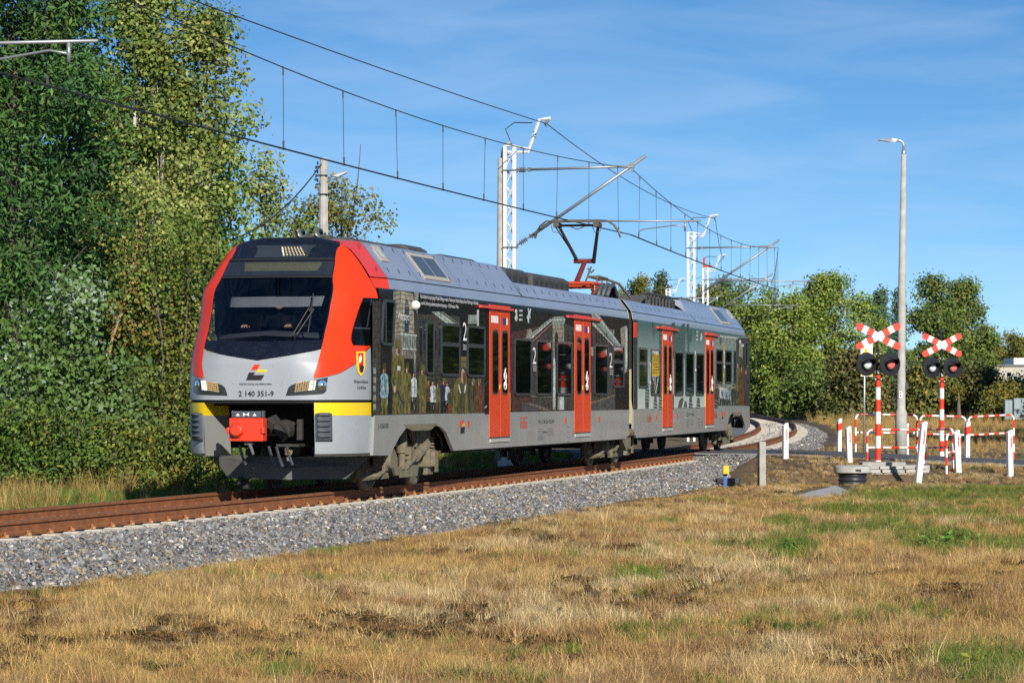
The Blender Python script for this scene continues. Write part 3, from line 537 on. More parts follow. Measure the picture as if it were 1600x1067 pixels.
b=MB(C1); b.b2((-.46,-.21,1.128),(-.30,.21,1.225)); b.b2((-.44,-.24,1.13),(-.34,-.215,1.23)); b.b2((-.44,.215,1.13),(-.34,.245,1.23)); b.build('contact_cover',rub,cpo,bevel=.01)
b=MB(C1)
for yc in (-.135,.12): b.poly([(-.464,yc-.03,1.155),(-.464,yc+.03,1.155),(-.464,yc,1.195)])
for q in (-1,1): b.poly([(-.464,-.01,1.175),(-.464,-.01+q*.045,1.15),(-.464,-.01+q*.045,1.205)])
b.build('arrow_mark',wht,cpo)
b=MB(C1); b.cyl((-.35,0,.95),(.9,0,.95),.10,12); b.lathe([(.0,-.2),(.12,-.2),(.14,-.1),(.12,-.05),(.14,0),(.12,.05),(.14,.1),(.12,.15),(.0,.15)],14,0,(.45,.30,.96),'x')
for k in range(7): b.tube([(-.3,.25+.012*k,1.10-.01*k),(-.1,.32+.012*k,1.16-.02*k),(.12,.40+.01*k,.98-.02*k),(.2,.38,.82+.01*k),(.3,.30,.78)],.016,6)
b.b2((.35,.50,.80),(.42,.58,1.1)); b.b2((.3,.2,.70),(.8,.55,.74)); b.build('drawgear',mat('drawgear_dark',(.035,.033,.031),.6,nz=(10,.4)),cpo)
b=MB(C1); b.tube([(-.4,.0,.79),(-.42,.05,.70),(-.46,.10,.60)],[.03,.024,.02],8); b.b2((-.42,-.05,.74),(-.34,.07,.80)); b.build('release_handle',mat('handle_grey',(.12,.12,.13),.5),cpo)
b=MB(C1)
for q in ((.0,.30,.7),(.1,.42,.72),(-.05,-.25,.72),(.2,.12,.7)): b.tube([q,(q[0]+.1,q[1]+.02,q[2]-.18),(q[0]+.14,q[1]+.05,q[2]-.28)],.022,6)
b.build('brake_hose',rub,cpo)
# snow plough
b=MB(C1); pf=mat('plough_grey',(.085,.085,.085),.55,nz=(5,.25),dirt=(5,.5,(.08,.075,.065)))
tp=[(1.55,-1.27,.56),(1.30,0,.53),(1.58,1.29,.56)]; bt=[(1.50,-.95,.20),(1.25,.05,.19),(1.52,.90,.20)]; mid=[(1.52,-1.12,.42),(1.24,.02,.36),(1.54,1.12,.40)]
for A_,B_ in ((tp,mid),(mid,bt)):
    for i in (0,1): b.poly([A_[i],A_[i+1],B_[i+1],B_[i]])
b.b2((1.6,-.9,.2),(1.75,.9,.3)); b.build('snow_plough',pf,train)
b=MB(C1); b.b2((1.35,-.75,.12),(1.5,-.7,.22)); b.b2((1.5,-.72,.05),(1.56,-.64,.3)); b.build('guard_iron',under,train)
# wiper
b=MB(C1); A=lambda px,py,o: NO(*nz_at(px,py),o)
b.tube([A(463,525,.03),A(489,485,.05)],.010,6); b.tube([A(456,527,.03),A(481,484,.05)],.008,6); b.tube([A(489,460,.02),A(485,490,.03),A(480,525,.02)],.011,6); b.cyl(A(459,525,.0),A(459,525,.05),.03,8); b.box(A(485,486,.05),(.03,.05,.06)); b.build('wiper',mat('wiper_black',(.03,.03,.032),.4),train)
# cab side windows (both noses), crest, words on the nose
for car in (C1,C2):
    cp_=[nz_at(*p,1) for p in ((567,464.5),(586,464),(581,539),(551,540),(548.5,527),(558.7,487))]
    # quad strip between front and rear edges
    fz=hermite(sorted([(2.185,cp_[3][0]),(2.30,cp_[4][0]-.003),(2.69,cp_[5][0]),(2.90,cp_[0][0])])); zz=np.linspace(2.19,2.90,16)[:,None]; q=np.linspace(0,1,10)[None]
    for sg in (1,):
        b=MB(car); b.grid(NO(sg*(fz(zz)+(1.0-fz(zz))*q),zz+0*q,.008)); b.grid(np.stack([np.stack([np.full(16,1.55),np.full(16,sg*1.405),zz[:,0]],1),np.stack([np.full(16,1.60),np.full(16,sg*1.412),zz[:,0]],1)],1)); wo=b.build('cab_side_window',gls,train,True)
        b=MB(car); z3=np.linspace(2.43,2.455,2)[:,None]; b.grid(NO(sg*(fz(z3)+(1.0-fz(z3))*q),z3+0*q,.014)); z3=np.linspace(2.46,2.88,2)[:,None]; q2=np.linspace(.48,.54,2)[None]; b.grid(NO(sg*(fz(z3)+(1.0-fz(z3))*q2),z3+0*q2,.014)); b.build('window_bar',frm,wo)
def nt_(s_,px,py,w,h,al='CENTER',m=blp):
    v,z=nz_at(px,py); c=onnose(v,z,.006); xd=np.r_[C1.n,0]; return text(s_,train,c,xd,(0,0,1),w,h,m,'lettering',al,.022)
nt_('2 140 351-9',400.7,619,.54,.077); nt_('ŁÓDZKA KOLEJ AGLOMERACYJNA',399.5,601,.50,.022)
def npoly(pts,m,nm,off=.006,par=train): b=MB(); b.poly([onnose(*nz_at(*p),off) for p in pts],m=0); return b.build(nm,m,par)
lg=npoly([(384,594),(389,581.6),(399.2,581.6),(395.8,586),(413,586),(408.9,594)],blp,'logo'); npoly([(392,578),(398,569.5),(407,569.3),(402.5,577.6)],red,'logo_mark',.006,lg); npoly([(400,581.6),(402.5,577.8),(418,577.6),(416,581.4)],yel,'logo_mark',.008,lg); 
cr0=npoly([(555.6,549.5),(570.2,549),(570,572),(567,582),(563,588),(559,583),(556,574)],yel,'crest',.010)
npoly([(558.5,552),(566.5,551.6),(566.5,574),(564,582),(560.5,579)],mat('crest_red',(.55,.02,.02),.5),'crest_field',.013,cr0); npoly([(559.5,560),(562,554),(564,560),(562.5,566),(560,568)],wht,'crest_bird',.016,cr0); npoly([(560.5,574),(563,570),(567.5,572),(566,581),(562,582)],blp,'crest_bird',.016,cr0)
def stext(s_,car,x0,y0,x1,h,m,al='LEFT',off=.003):
    a=car.sp(x0,y0); c=car.sp(x1,y0); w=abs(c[0]-a[0]); p=car(np.array([a[0],1.41+off,a[1]])); xd=np.r_[car.u,0]; return text(s_,train,p,xd,(0,0,1),w,h,m,'lettering',al)
v,z=nz_at(564,599); n_=NO(v,z,1)-NO(v,z,0); xd=C1(np.cross([0,0,1.],n_)*-1)-C1(np.zeros(3)); xd=xd if xd[0]>0 else -xd
text('Województwo',train,onnose(v,z,.005),xd,(0,0,1),.46,.055,blp,'lettering','CENTER'); v,z=nz_at(565,608); text('Łódzkie',train,onnose(v,z,.005),xd,(0,0,1),.28,.055,blp,'lettering','CENTER')
# ---------------------------------------------------------------- car bodies
WIN=[(1.64,2.29,2.20,2.90,0,1),(4.194,4.695,1.774,2.63,0,0),(5.122,6.35,1.760,2.622,1,0),(6.827,8.046,1.755,2.622,1,0),(10.215,11.538,1.445,2.472,0,0),(11.924,13.248,1.445,2.472,0,0),(13.63,14.97,1.445,2.47,0,0),(17.06,18.379,1.447,2.476,0,0),(18.896,20.02,1.61,2.478,1,0)]
DOORS=[(8.399,9.876,7.66,9.98),(15.227,16.711,14.52,17.556)]
BODYEND=20.65
def rrect(s0,s1,z0,z1,r,n,k=4):
    o=[]
    for cx,cz,a0 in ((s1-r,z1-r,0),(s0+r,z1-r,90),(s0+r,z0+r,180),(s1-r,z0+r,270)): o+=[(cx+r*math.cos(R_(a0+90*i/k)),n,cz+r*math.sin(R_(a0+90*i/k))) for i in range(k+1)]
    return np.array(o)
def shear(P,k,z0): P=P.copy(); P[:,0]+=k*(P[:,2]-z0); return P
def window(car,s0,s1,z0,z1,bar,cab):
    o_=rrect(s0,s1,z0,z1,.09,1.436); i_=rrect(s0+.045,s1-.045,z0+.045,z1-.045,.06,1.436); w=rrect(s0,s1,z0,z1,.09,1.405); g=rrect(s0+.045,s1-.045,z0+.045,z1-.045,.06,1.4225)
    if cab: o_,i_,w,g=[shear(q,.16,z0) for q in (o_,i_,w,g)]
    n=len(o_); b=MB(car); b.add(np.concatenate([o_,i_,w,g]),[(j,(j+1)%n,n+(j+1)%n,n+j) for j in range(n)]+[(j,2*n+j,2*n+(j+1)%n,(j+1)%n) for j in range(n)]+[(n+j,n+(j+1)%n,3*n+(j+1)%n,3*n+j) for j in range(n)])
    if bar: zb=z1-.34; b.b2((s0+.04,1.412,zb-.035),(s1-.04,1.432,zb+.03))
    if cab: b.b2((s0+.22,1.412,z0+.04),(s0+.25,1.432,z1-.04))
    wo=b.build('window',frm,train); b=MB(car); b.poly(g); b.build('pane',gls,wo)
orange_m=mat('door_red',(.66,.055,.006),.40,coat=.1,spec=.3,nz=(1,.08),dirt=(4,.18,(.3,.10,.05)))
canopy=mat('canopy_red',(.70,.07,.06),.4); handle_y=mat('handle_yellow',(.8,.6,.04),.5); dblue=mat('pictogram_blue',(.03,.03,.16),.4)
def door(car,s0,s1,c0,c1):
    m_=(s0+s1)/2; b=MB(car); b.b2((s0,1.36,.73),(m_-.025,1.422,2.895)); b.b2((m_+.025,1.36,.73),(s1,1.422,2.895)); b.b2((s0-.02,1.36,2.90),(s1+.02,1.421,3.01))
    d=b.build('door',orange_m,train,bevel=.006)
    b=MB(car); b.b2((m_-.024,1.36,.73),(m_+.024,1.415,2.9)); b.b2((s0-.02,1.36,2.893),(s1+.02,1.412,2.902)); b.b2((s0-.012,1.36,.71),(s1+.012,1.416,.735)); b.build('door_seal',rub,d)
    for a in (s0+.17,m_+.13):
        b=MB(car); b.poly(rrect(a,a+.45,1.46,2.585,.10,1.4245)); w=b.build('door_window',frm,d); b=MB(car); b.poly(rrect(a+.04,a+.41,1.50,2.545,.08,1.4255)); b.build('pane',gls,w)
    b=MB(car); b.prism([(c0,1.41,2.985),(c0,1.465,2.972),(c0,1.465,2.935),(c0,1.41,2.935)],(c1-c0,0,0)); b.build('door_canopy',canopy,d)
    b=MB(car); b.b2((s0+.04,1.36,.645),(s1-.04,1.43,.70)); b.build('door_step',alu,d)
    b=MB(car); b.b2((s1+.003,1.40,1.165),(s1+.04,1.416,1.50),0); b.b2((m_-.05,1.42,1.56),(m_+.0,1.428,1.64),0); b.build('door_handle',handle_y,d)
    # pictograms: class number, no-smoking and bicycle squares
    f=1 if car is C1 else -1
    b=MB(car); qa=s0 if f>0 else m_; 
    for k,(a,w_) in enumerate(((.10,.06),(.20,.13),(.36,.14),(.53,.05))):
        a0=s0+a if f>0 else s1-a-w_; b.b2((a0,1.421,2.70),(a0+w_,1.4255,2.82),0)
    for a,w_,mm in ((.92,.26,1),(1.20,.08,0)):
        a0=s0+a if f>0 else s1-a-w_; b.b2((a0,1.421,2.68),(a0+w_,1.4255,2.80),mm)
    b.build('pictogram',[wht,dblue],d)
    b=MB(car); zc=1.62      # bicycle and wheelchair outlines on the door glass
    a0=(m_+.13 if f>0 else s0+.17)+.22
    for dz in (0,.17): b.tube([(a0+.085*math.cos(q),1.428,zc+dz+.07*math.sin(q)) for q in np.linspace(0,6.283,13)],.009,4,cap=False)
    b.tube([(a0,1.428,zc),(a0+.06,1.428,zc+.1),(a0-.06,1.428,zc+.2),(a0+.02,1.428,zc+.3)],.010,4); b.build('pictogram',wht,d)
def cross(s,low):               # outline of the near half, bottom to top
    return None
def body(car):
    arch=[(2.20,.54),(2.30,.63),(2.67,.81),(3.06,.945),(3.40,.995),(4.8,.985),(5.24,.93),(5.50,.85),(5.97,.545)]
    for sg in (1,-1):
        s0=1.22; outline=[(s0+.10,1.155),(s0,.56)]+[(a,z) for a,z in arch]+[(20.25,.54),(20.40,.60),(20.62,.62),(20.62,1.155)]
        b=MB(car); P=np.array([(a,sg*1.41,z) for a,z in outline]); b.prism(P,(0,-sg*.05,0)); b.build('skirt_panel',skirt,train)
        b=MB(car); ss=np.array([1.28,1.6,2.2,11,BODYEND]) if sg>0 else np.array([2.2,6,BODYEND]); zz=np.array([1.157,2.0,2.85,2.95,3.02,3.06]); nn=np.array([1.41,1.41,1.41,1.408,1.403,1.395]); P=np.stack(np.broadcast_arrays(ss[:,None]+np.where(ss[:,None]<1.6,.16*(zz[None]-1.157),0),sg*(nn[None]-np.where(ss[:,None]<1.7,.012,0)),zz[None]),-1)
        b.grid(P); b.build('side_wall',MUR[car.k] if sg>0 else grey,train,True)
        b=MB(car); ss=np.array([1.57,1.85,2.17,BODYEND]); zz=np.array([3.062,3.14,3.215]); nn=np.array([1.395,1.383,1.363]); w=np.clip((ss-1.55)/.6,0,1)[:,None]; dn=(1-w)*(nn-WF(zz))[None]
        P=np.stack(np.broadcast_arrays(ss[:,None],sg*(nn[None]-dn),zz[None]),-1); 
        b.grid(P[:3],1); b.grid(P[2:],0); b.build('roof_edge',[roofg,red],train,True)
        # shoulder panels with fine joints
        cuts=[1.60,2.18,4.05,6.7,9.1,11.02]; 
        def sh(s_,z_,y_): w=np.clip((s_-1.55)/.6,0,1); return y_*w+(1-w)*WF(z_)
        for i in range(5):
            a,c=cuts[i]+.008,cuts[i+1]-.008; q=np.linspace(a,c,6)[:,None]; pr=np.array([(1.358,3.232),(1.26,3.365),(1.155,3.50),(1.055,3.635),(.955,3.762),(.90,3.79)])
            P=np.stack(np.broadcast_arrays(q,sg*(sh(q,pr[None,:,1],pr[None,:,0]) if i==0 else pr[None,:,0]+0*q),pr[None,:,1]+0*q),-1); b=MB(car); b.grid(P); b.build('roof_panel',mat('roof_red',(.66,.045,.03),.36,coat=.45) if i==0 else roofg,train,True)
        cuts=[11.10,12.4,14.2,16.3,18.4,20.62]
        for i in range(5):
            a,c=cuts[i]+.008,cuts[i+1]-.008; pr=[(1.358,3.232),(1.26,3.365),(1.175,3.475),(1.13,3.49)]
            b=MB(car); hi=[(1.358,3.232),(1.155,3.50),(.955,3.762),(.90,3.79)]
            A=[(a,sg*y,z) for y,z in pr]; B=[(c,sg*y,z) for y,z in pr]
            b.grid(np.array([A,B])); b.build('roof_panel',roofg,train,True)
        b=MB(car); b.add([(11.02,sg*1.358,3.24),(11.02,sg*.955,3.762),(11.02,sg*.6,3.80),(11.32,sg*1.13,3.47),(11.10,sg*1.175,3.475)],[(0,1,3,4),(1,2,3)]); b.build('roof_panel',roofg,train)
        if sg>0:
            b=MB(car)
            for x in np.arange(1.9,20.4,.62):
                for z_,y_ in ((3.335,1.282),(3.69,1.013)):
                    if z_>3.5 and x>10.9: continue
                    b.add([(x,y_+.004,z_),(x+.03,y_+.004,z_),(x+.075,y_-.044,z_+.07),(x+.045,y_-.044,z_+.07)],[(0,1,2,3)])
            tag(b.build('roof_latch',dark,train),kind='stuff')
            # skylights on the shoulder
            for a,c,z0,z1 in ((2.55,2.95,3.50,3.74),(4.55,6.15,3.30,3.72)):
                f=lambda z:1.358-(z-3.232)*.7604; b=MB(car); q0,q1=f(z0)+.006,f(z1)+.006
                b.prism([(a,q0,z0),(c,q0,z0),(c,q1,z1),(a,q1,z1)],(0,.010,.012)); w=b.build('roof_window',mat('skylight_frame',(.40,.37,.30),.6),train)
                n=1 if c-a<.6 else 2
                for i in range(n):
                    e=(c-a-.12)/n; a2=a+.06+i*e+.03; c2=a2+e-.06; g0,g1=z0+.06,z1-.05; b=MB(car); b.poly([(a2,f(g0)+.019,g0+.016),(c2,f(g0)+.019,g0+.016),(c2,f(g1)+.019,g1+.016),(a2,f(g1)+.019,g1+.016)]); b.build('pane',mat('skylight_glass',(.07,.08,.09),.2) if n>1 else mat('skylight_pale',(.45,.47,.45),.5),w)
    # roof skin, dark solid core added inside to block light
    b=MB(car); q=[(.90,3.79),(.6,3.825),(0,3.84),(-.6,3.825),(-.90,3.79)]; b.grid(np.array([[(x,y*(.80 if x<1.7 else 1),z-(.03 if x<1.7 else 0)) for y,z in q] for x in (1.52,2.2,11.02)])); b.build('roof_skin',mat('roof_skin',(.22,.24,.27),.6,dirt=(3,.4,(.1,.1,.1))),train,True)
    b=MB(car); b.b2((2.3,-1.37,1.0),(BODYEND-.02,1.37,3.06)); 
    b.prism([(2.3,-1.34,3.05),(2.3,1.34,3.05),(2.3,1.345,3.225),(2.3,.94,3.755),(2.3,-.94,3.755),(2.3,-1.345,3.225)],(8.7,0,0)); b.prism([(11.0,-1.34,3.05),(11.0,1.34,3.05),(11.0,1.345,3.225),(11.0,1.16,3.465),(11.0,-1.16,3.465),(11.0,-1.345,3.225)],(BODYEND-.02-11.0,0,0)); b.build('light_block_core',dark,train)
    b=MB(car); b.b2((6.4,-1.25,.50),(19.3,1.25,1.02)); b.b2((2.0,-.6,.9),(6.4,.6,1.1))
    b.build('underframe',under,train)
    b=MB(car); b.b2((BODYEND-.02,-1.36,1.0),(BODYEND+.05,1.36,3.2)); b.build('end_wall',under,train)
    b=MB(car); P=[(BODYEND-.03,y,z) for y,z in ((1.40,3.06),(1.37,3.23),(1.18,3.48),(1.10,3.48))]; Q=[(BODYEND+.05,y,z) for _,y,z in P]; b.grid(np.array([P,Q])); b.build('end_trim',cream,train)
    b=MB(car); b.tube([(BODYEND+.03,1.33,2.0),(BODYEND+.03,1.33,1.35),(BODYEND+.05,1.36,1.15),(BODYEND+.05,1.34,.85)],.04,6); b.build('drain_pipe',mat('pipe_tan',(.40,.34,.20),.7),train)
    for w in WIN: window(car,*w)
    for d in DOORS: door(car,*d)
    b=MB(car)
    for s_ in (6.35,6.9,14.4,17.5): b.b2((s_,1.412,.915),(s_+.11,1.417,1.03),0)
    b.build('marker_plate',orange_m,train)
    # yellow-black inspection plates, dust shield above the bogie
    b=MB(car); b.prism([(2.9,1.415,1.0),(4.9,1.415,1.0),(4.7,1.415,.94),(4.5,1.415,.90),(3.4,1.415,.90),(3.1,1.415,.95)],(0,-.03,0)); b.build('arch_cover',bog,train)
def murmat(k):
    m=mat('side_print_%s'%('dark' if k==1 else 'pale'),(.012,.012,.013) if k==1 else (.2,.28,.26),.28,coat=.0,spec=.05)
    if k==2:
        t=m.node_tree; b=t.nodes['Principled BSDF']; N=t.nodes.new; L=t.links.new; g=N('ShaderNodeTexCoord'); x=N('ShaderNodeSeparateXYZ'); L(g.outputs['Object'],x.inputs[0]); r=N('ShaderNodeValToRGB'); q=N('ShaderNodeMapRange'); q.inputs[1].default_value=1.15; q.inputs[2].default_value=3.05; L(x.outputs[2],q.inputs[0]); L(q.outputs[0],r.inputs[0])
        e=r.color_ramp.elements; e[0].position=.0; e[0].color=(.50,.56,.53,1); e[1].position=1; e[1].color=(.045,.10,.095,1); a=e.new(.5); a.color=(.27,.36,.34,1); L(r.outputs[0],b.inputs['Base Color'])
    return m
MUR={1:murmat(1),2:murmat(2)}
body(C1); body(C2)
# ---------------------------------------------------------------- printed pictures on the sides (flat print, a few mm of layering)
def pm(n,c): return mat('print_'+n,c,.34,coat=0,spec=.05,nz=(11,.65))
KW=pm('wall',(.048,.043,.037));KL=pm('stone',(.23,.215,.165));KD=pm('shade',(.014,.0135,.013));KG=pm('cornice',(.20,.235,.205));KP=pm('paving',(.13,.105,.08));KK=pm('black',(.008,.008,.009));KB=pm('cobble',(.06,.058,.06));KR=pm('dusk',(.06,.028,.026))
OLV=pm('olive',(.12,.11,.034));OLL=pm('olive_light',(.23,.215,.075));OLD=pm('olive_dark',(.06,.058,.022));SKN=pm('skin',(.42,.27,.20));WHS=pm('shirt',(.50,.54,.57));BLU=pm('jacket',(.20,.34,.38));BRO=pm('brown',(.13,.045,.022));NAV=pm('navy',(.02,.025,.08));GUN=pm('rifle',(.03,.045,.06)); RDP=pm('red',(.55,.05,.02)); TEA=pm('teal',(.055,.10,.095)); BOO=pm('boot',(.075,.09,.085)); PAL=pm('pale',(.42,.47,.44)); MUS=pm('mustard',(.55,.34,.02)); CHA=pm('charcoal',(.035,.035,.033))
class Print:
    def __init__(s,car,name): s.c=car; s.d={}; s.name=name; s.q=0
    def poly(s,pts,m,l=0):
        s.d.setdefault(m.name,(m,MB(s.c)))[1].add([(a,1.4113+.0004*l+s.q*.000004+(.006 if l>=30 else 0),z) for a,z in (s.c.sp(*p) for p in pts)],[tuple(range(len(pts)))]); s.q+=1
    def line(s,p,q,w,m,l=0):
        d=np.array([q[0]-p[0],q[1]-p[1]],float); n=np.array([-d[1],d[0]])/np.hypot(*d)*w/2; s.poly([(p[0]+n[0],p[1]+n[1]),(q[0]+n[0],q[1]+n[1]),(q[0]-n[0],q[1]-n[1]),(p[0]-n[0],p[1]-n[1])],m,l)
    def oval(s,x,y,a,b,m,l=0): s.poly([(x+a*math.cos(t),y+b*math.sin(t)) for t in np.arange(10)*.6283],m,l)
    def rect(s,x0,y0,x1,y1,m,l=0,k=0.,k2=None): k2=k if k2 is None else k2; s.poly([(x0,y0),(x1,y0+k*(x1-x0)),(x1,y1+k2*(x1-x0)),(x0,y1)],m,l)
    def man(s,x,yt,yf,w,coat,leg,hat=None,skin=SKN,l=3,pale=None):
        h=yf-yt; hy_=yt+h*.12
        if leg: s.poly([(x-w*.7,yt+h*.58),(x+w*.7,yt+h*.58),(x+w*.75,yf),(x+w*.1,yf),(x,yt+h*.7),(x-w*.15,yf),(x-w*.8,yf)],leg,l)
        s.poly([(x-w*.35,yt+h*.19),(x+w*.35,yt+h*.19),(x+w*.85,yt+h*.25),(x+w,yt+h*.55),(x+w*.75,yt+h*.68),(x-w*.75,yt+h*.68),(x-w,yt+h*.55),(x-w*.85,yt+h*.25)],coat,l+1)
        s.line((x-w*.85,yt+h*.3),(x-w*.95,yt+h*.55),w*.22,OLD if coat is OLV else CHA,l+2); s.line((x+w*.1,yt+h*.24),(x+w*.15,yt+h*.66),w*.12,OLD if coat is OLV else CHA,l+2); s.line((x+w*.5,yt+h*.3),(x+w*.35,yt+h*.6),w*.14,OLD if coat is OLV else KB,l+2)
        lo,hi=(OLD,OLL) if coat in (OLV,) else (CHA,PAL) if coat in (WHS,BLU) else (KK,KW)
        for q in range(9):
            a=x+random.uniform(-.75,.75)*w; y=yt+h*random.uniform(.25,.90); s.line((a,y),(a+random.uniform(-.25,.25)*w,min(yf,y+h*random.uniform(.05,.13))),w*random.uniform(.07,.16),lo if q%3 else hi,l+2)
        s.oval(x,yt+h*.135,w*.34,h*.075,skin,l+2); s.oval(x+w*.14,yt+h*.15,w*.17,h*.05,pale or BRO,l+3)
        if hat: s.poly([(x-w*.4,yt+h*.10),(x-w*.35,yt),(x+w*.35,yt),(x+w*.42,yt+h*.10),(x+w*.5,yt+h*.12),(x-w*.3,yt+h*.115)],hat,l+4)
        else: s.poly([(x-w*.34,yt+h*.11),(x-w*.25,yt+h*.05),(x+w*.25,yt+h*.05),(x+w*.34,yt+h*.11),(x,yt+h*.085)],KK,l+4)
    def done(s):
        for k,(m,b) in s.d.items(): tag(b.build(s.name,m,train),kind='stuff')
P=Print(C1,'side_picture')
P.rect(582,470,614,648,KW,0,.12,-.023); P.rect(594,462,612,648,KD,1,.12,-.02); P.rect(614,470,764,647.5,KW,0,.14,-.023)
P.poly([(614.5,455),(625.5,454.5),(626,523),(613,524)],KL,1); P.poly([(625.5,454.5),(646,459),(647,523),(626,523)],pm('stone_lit',(.29,.27,.205)),1); P.rect(613,523,650,560,pm('stone_low',(.15,.14,.115)),1)
for k in range(9): P.line((614,463+k*7.3),(625.5,459.5+k*7.3),.9,KD,2); P.line((625.5,459.5+k*7.3),(646,463.5+k*7.3),.9,KD,2)
for k in range(17): P.line((583,478+k*10),(613,480+k*9.8),.7,KD,2); P.line((650,530+k*7),(688,532+k*6.7),.6,KD,2)
P.poly([(632,519),(632,478),(634,469),(637,469),(639,478),(639,519)],pm('arch_glass',(.03,.05,.075)),3); P.line((631.5,478),(640,478),1.2,KL,4); P.line((633,481),(639,481),1.5,BRO,4); P.line((633,490),(639,490),1,BRO,4)
P.poly([(626,521),(650,523),(649,546),(629,546)],KG,3); P.line((626,522),(651,524),2,PAL,4); P.line((628,545),(650,546),1.6,PAL,4); 
for k in range(6): P.line((630+k*3.6,526),(630+k*3.6,543),.8,KW,4)
P.poly([(631,560),(645,560),(645,640),(631,640)],KD,2); P.line((628,549),(628,640),1.6,KG,3); P.line((648,549),(648,600),1.6,KG,3)
P.rect(650,462,764,490,KK,2,.145,.06); P.rect(718,487,764,560,KK,2); P.poly([(647,455),(654,457),(652,490),(648,488)],KG,3)
P.poly([(674,487),(692,487),(717,506),(717,512),(702,510)],KG,3); P.line((676,488),(708,511),1.2,PAL,4); P.line((688,487),(716,507),1.2,KD,4); P.line((682,487),(712,509),1,PAL,4)
for x in (655,661,667): P.rect(x,500,x+3,545,pm('pane_blue',(.02,.03,.05)),2)
P.rect(731,492,745,506,KG,3); P.rect(745,484,748,510,PAL,3)
P.rect(582,560,588,644,KB,2); 
for k in range(5): P.rect(582.5,575+k*14,587,584+k*14,KG,3)
P.rect(757,545,764,647,KK,1)
# the painted street scene: men in olive and in shirts
P.man(600,568,647,7,BLU,OLV,OLD); P.man(636,566,646,7,OLV,OLV,OLD); P.man(646.5,578,640,5,WHS,None,None); P.man(660,570,645.5,7.5,OLV,OLV,OLV); P.man(669,590,645,4,BRO,KK,None); P.man(676.5,592,645,5.5,WHS,KK,None)
P.man(684,594,645,4,OLV,OLD,OLD); P.man(693,590,645,5,NAV,KK,OLV); P.man(698.5,595,640,4,WHS,KK,None); P.man(703,604,645,4.5,OLD,BRO,None); P.man(739,591,645,6.5,OLD,OLD,OLV); P.man(748.5,591,645,6,BRO,BRO,OLV)
for k in range(26): P.line((650+k*4.2,592+(k*37)%11),(650+k*4.2+(k%3-1),646),1.0,(KD,KW,OLD,BRO)[k%4],2)
for k in range(9): P.rect(656+k*7.5,512+(k%2)*4,659+k*7.5,556,KD,1); P.line((655.5+k*7.5,511+(k%2)*4),(659.5+k*7.5,511+(k%2)*4),.8,KL,2)
P.man(621.5,531,647,11,OLV,OLV,OLV,l=5); P.rect(620,572,625,579,PAL,11); P.line((614,597),(631,636),2.6,GUN,11); P.oval(616.5,608,2.3,6,SKN,12)
P.poly([(706,646),(708,605),(714,590),(729,588),(731,646)],OLV,6); P.poly([(713,646),(717,598),(727,598),(726,646)],OLD,7); P.line((708,610),(711,640),1.5,OLD,7); P.oval(723,588,3.6,12,SKN,8); P.oval(724.5,590,1.8,9,BRO,9); P.poly([(717,576),(718,557),(728,557),(728.5,577),(723,573)],OLV,10); P.line((718,566),(728,566),1.6,OLD,11); P.line((716,600),(719,614),2,PAL,10); P.line((727,600),(725,614),2,PAL,10)
P.line((752,606),(763,594),1.6,GUN,11); P.line((750,607),(757,602),3,BRO,10); P.line((757,637),(760,634),1.5,PAL,9)
# second bay
P.rect(797,484,897,642.5,KD,0,.1,-.017); P.poly([(797,520),(862,505),(862,640),(797,642)],KR,1); P.poly([(814,533),(860,497),(862,500),(830,530),(829,536)],KG,3); P.line((828,530),(862,500),1.5,PAL,4); P.line((829,536),(862,506),1.2,KL,4)
P.poly([(829,540),(862,512),(862,640),(829,640)],KW,2); P.poly([(861,500),(864,495),(880,494),(883,499),(881,508),(863,508)],KG,4); P.line((861,500),(883,499),1.3,PAL,5); P.poly([(863,508),(881,508),(881,640),(863,640)],KL,3); P.poly([(866.5,565),(866.5,524),(869,517),(871.5,524),(871.5,565)],KD,5)
for k in range(9): P.line((863,514+k*7),(881,514+k*6.8),.7,KW,5)
P.poly([(881,505),(897,512),(897,640),(881,640)],KW,2)
for x in (886,893): P.poly([(x,560),(x,525),(x+1.6,521),(x+3.2,525),(x+3.2,560)],KD,4)
for k in range(8): P.line((881,515+k*8),(897,519+k*7.6),.6,KD,4)
P.poly([(815,629),(862,641),(815,642)],KB,4); P.poly([(815,628),(835,631),(861,640.5),(851,641)],KP,5); P.line((829,619),(862,620),1,KG,4); P.rect(864,560,867,636,PAL,5); P.rect(874,620,881,640,PAL,5); P.rect(868,555,871,640,KD,5)
P.poly([(820,534),(824,514),(826,517),(828,513),(831,516),(830,534)],KL,2)
P.oval(806.5,489,2.6,5,CHA,6); P.line((806.5,484),(806.5,502),2.4,PAL,6); P.oval(806,486,2,3,PAL,6); P.oval(806,497,2.4,4,PAL,6)
for y in (484,491,498): P.rect(810.5,y,816,y+3,PAL,6)
P.poly([(822.5,496),(825,490),(824,482),(826,482),(827,487),(828,482),(829.4,483),(828,491),(829,498),(826.5,496),(826,505),(824.4,504),(824,499)],WHS,6)
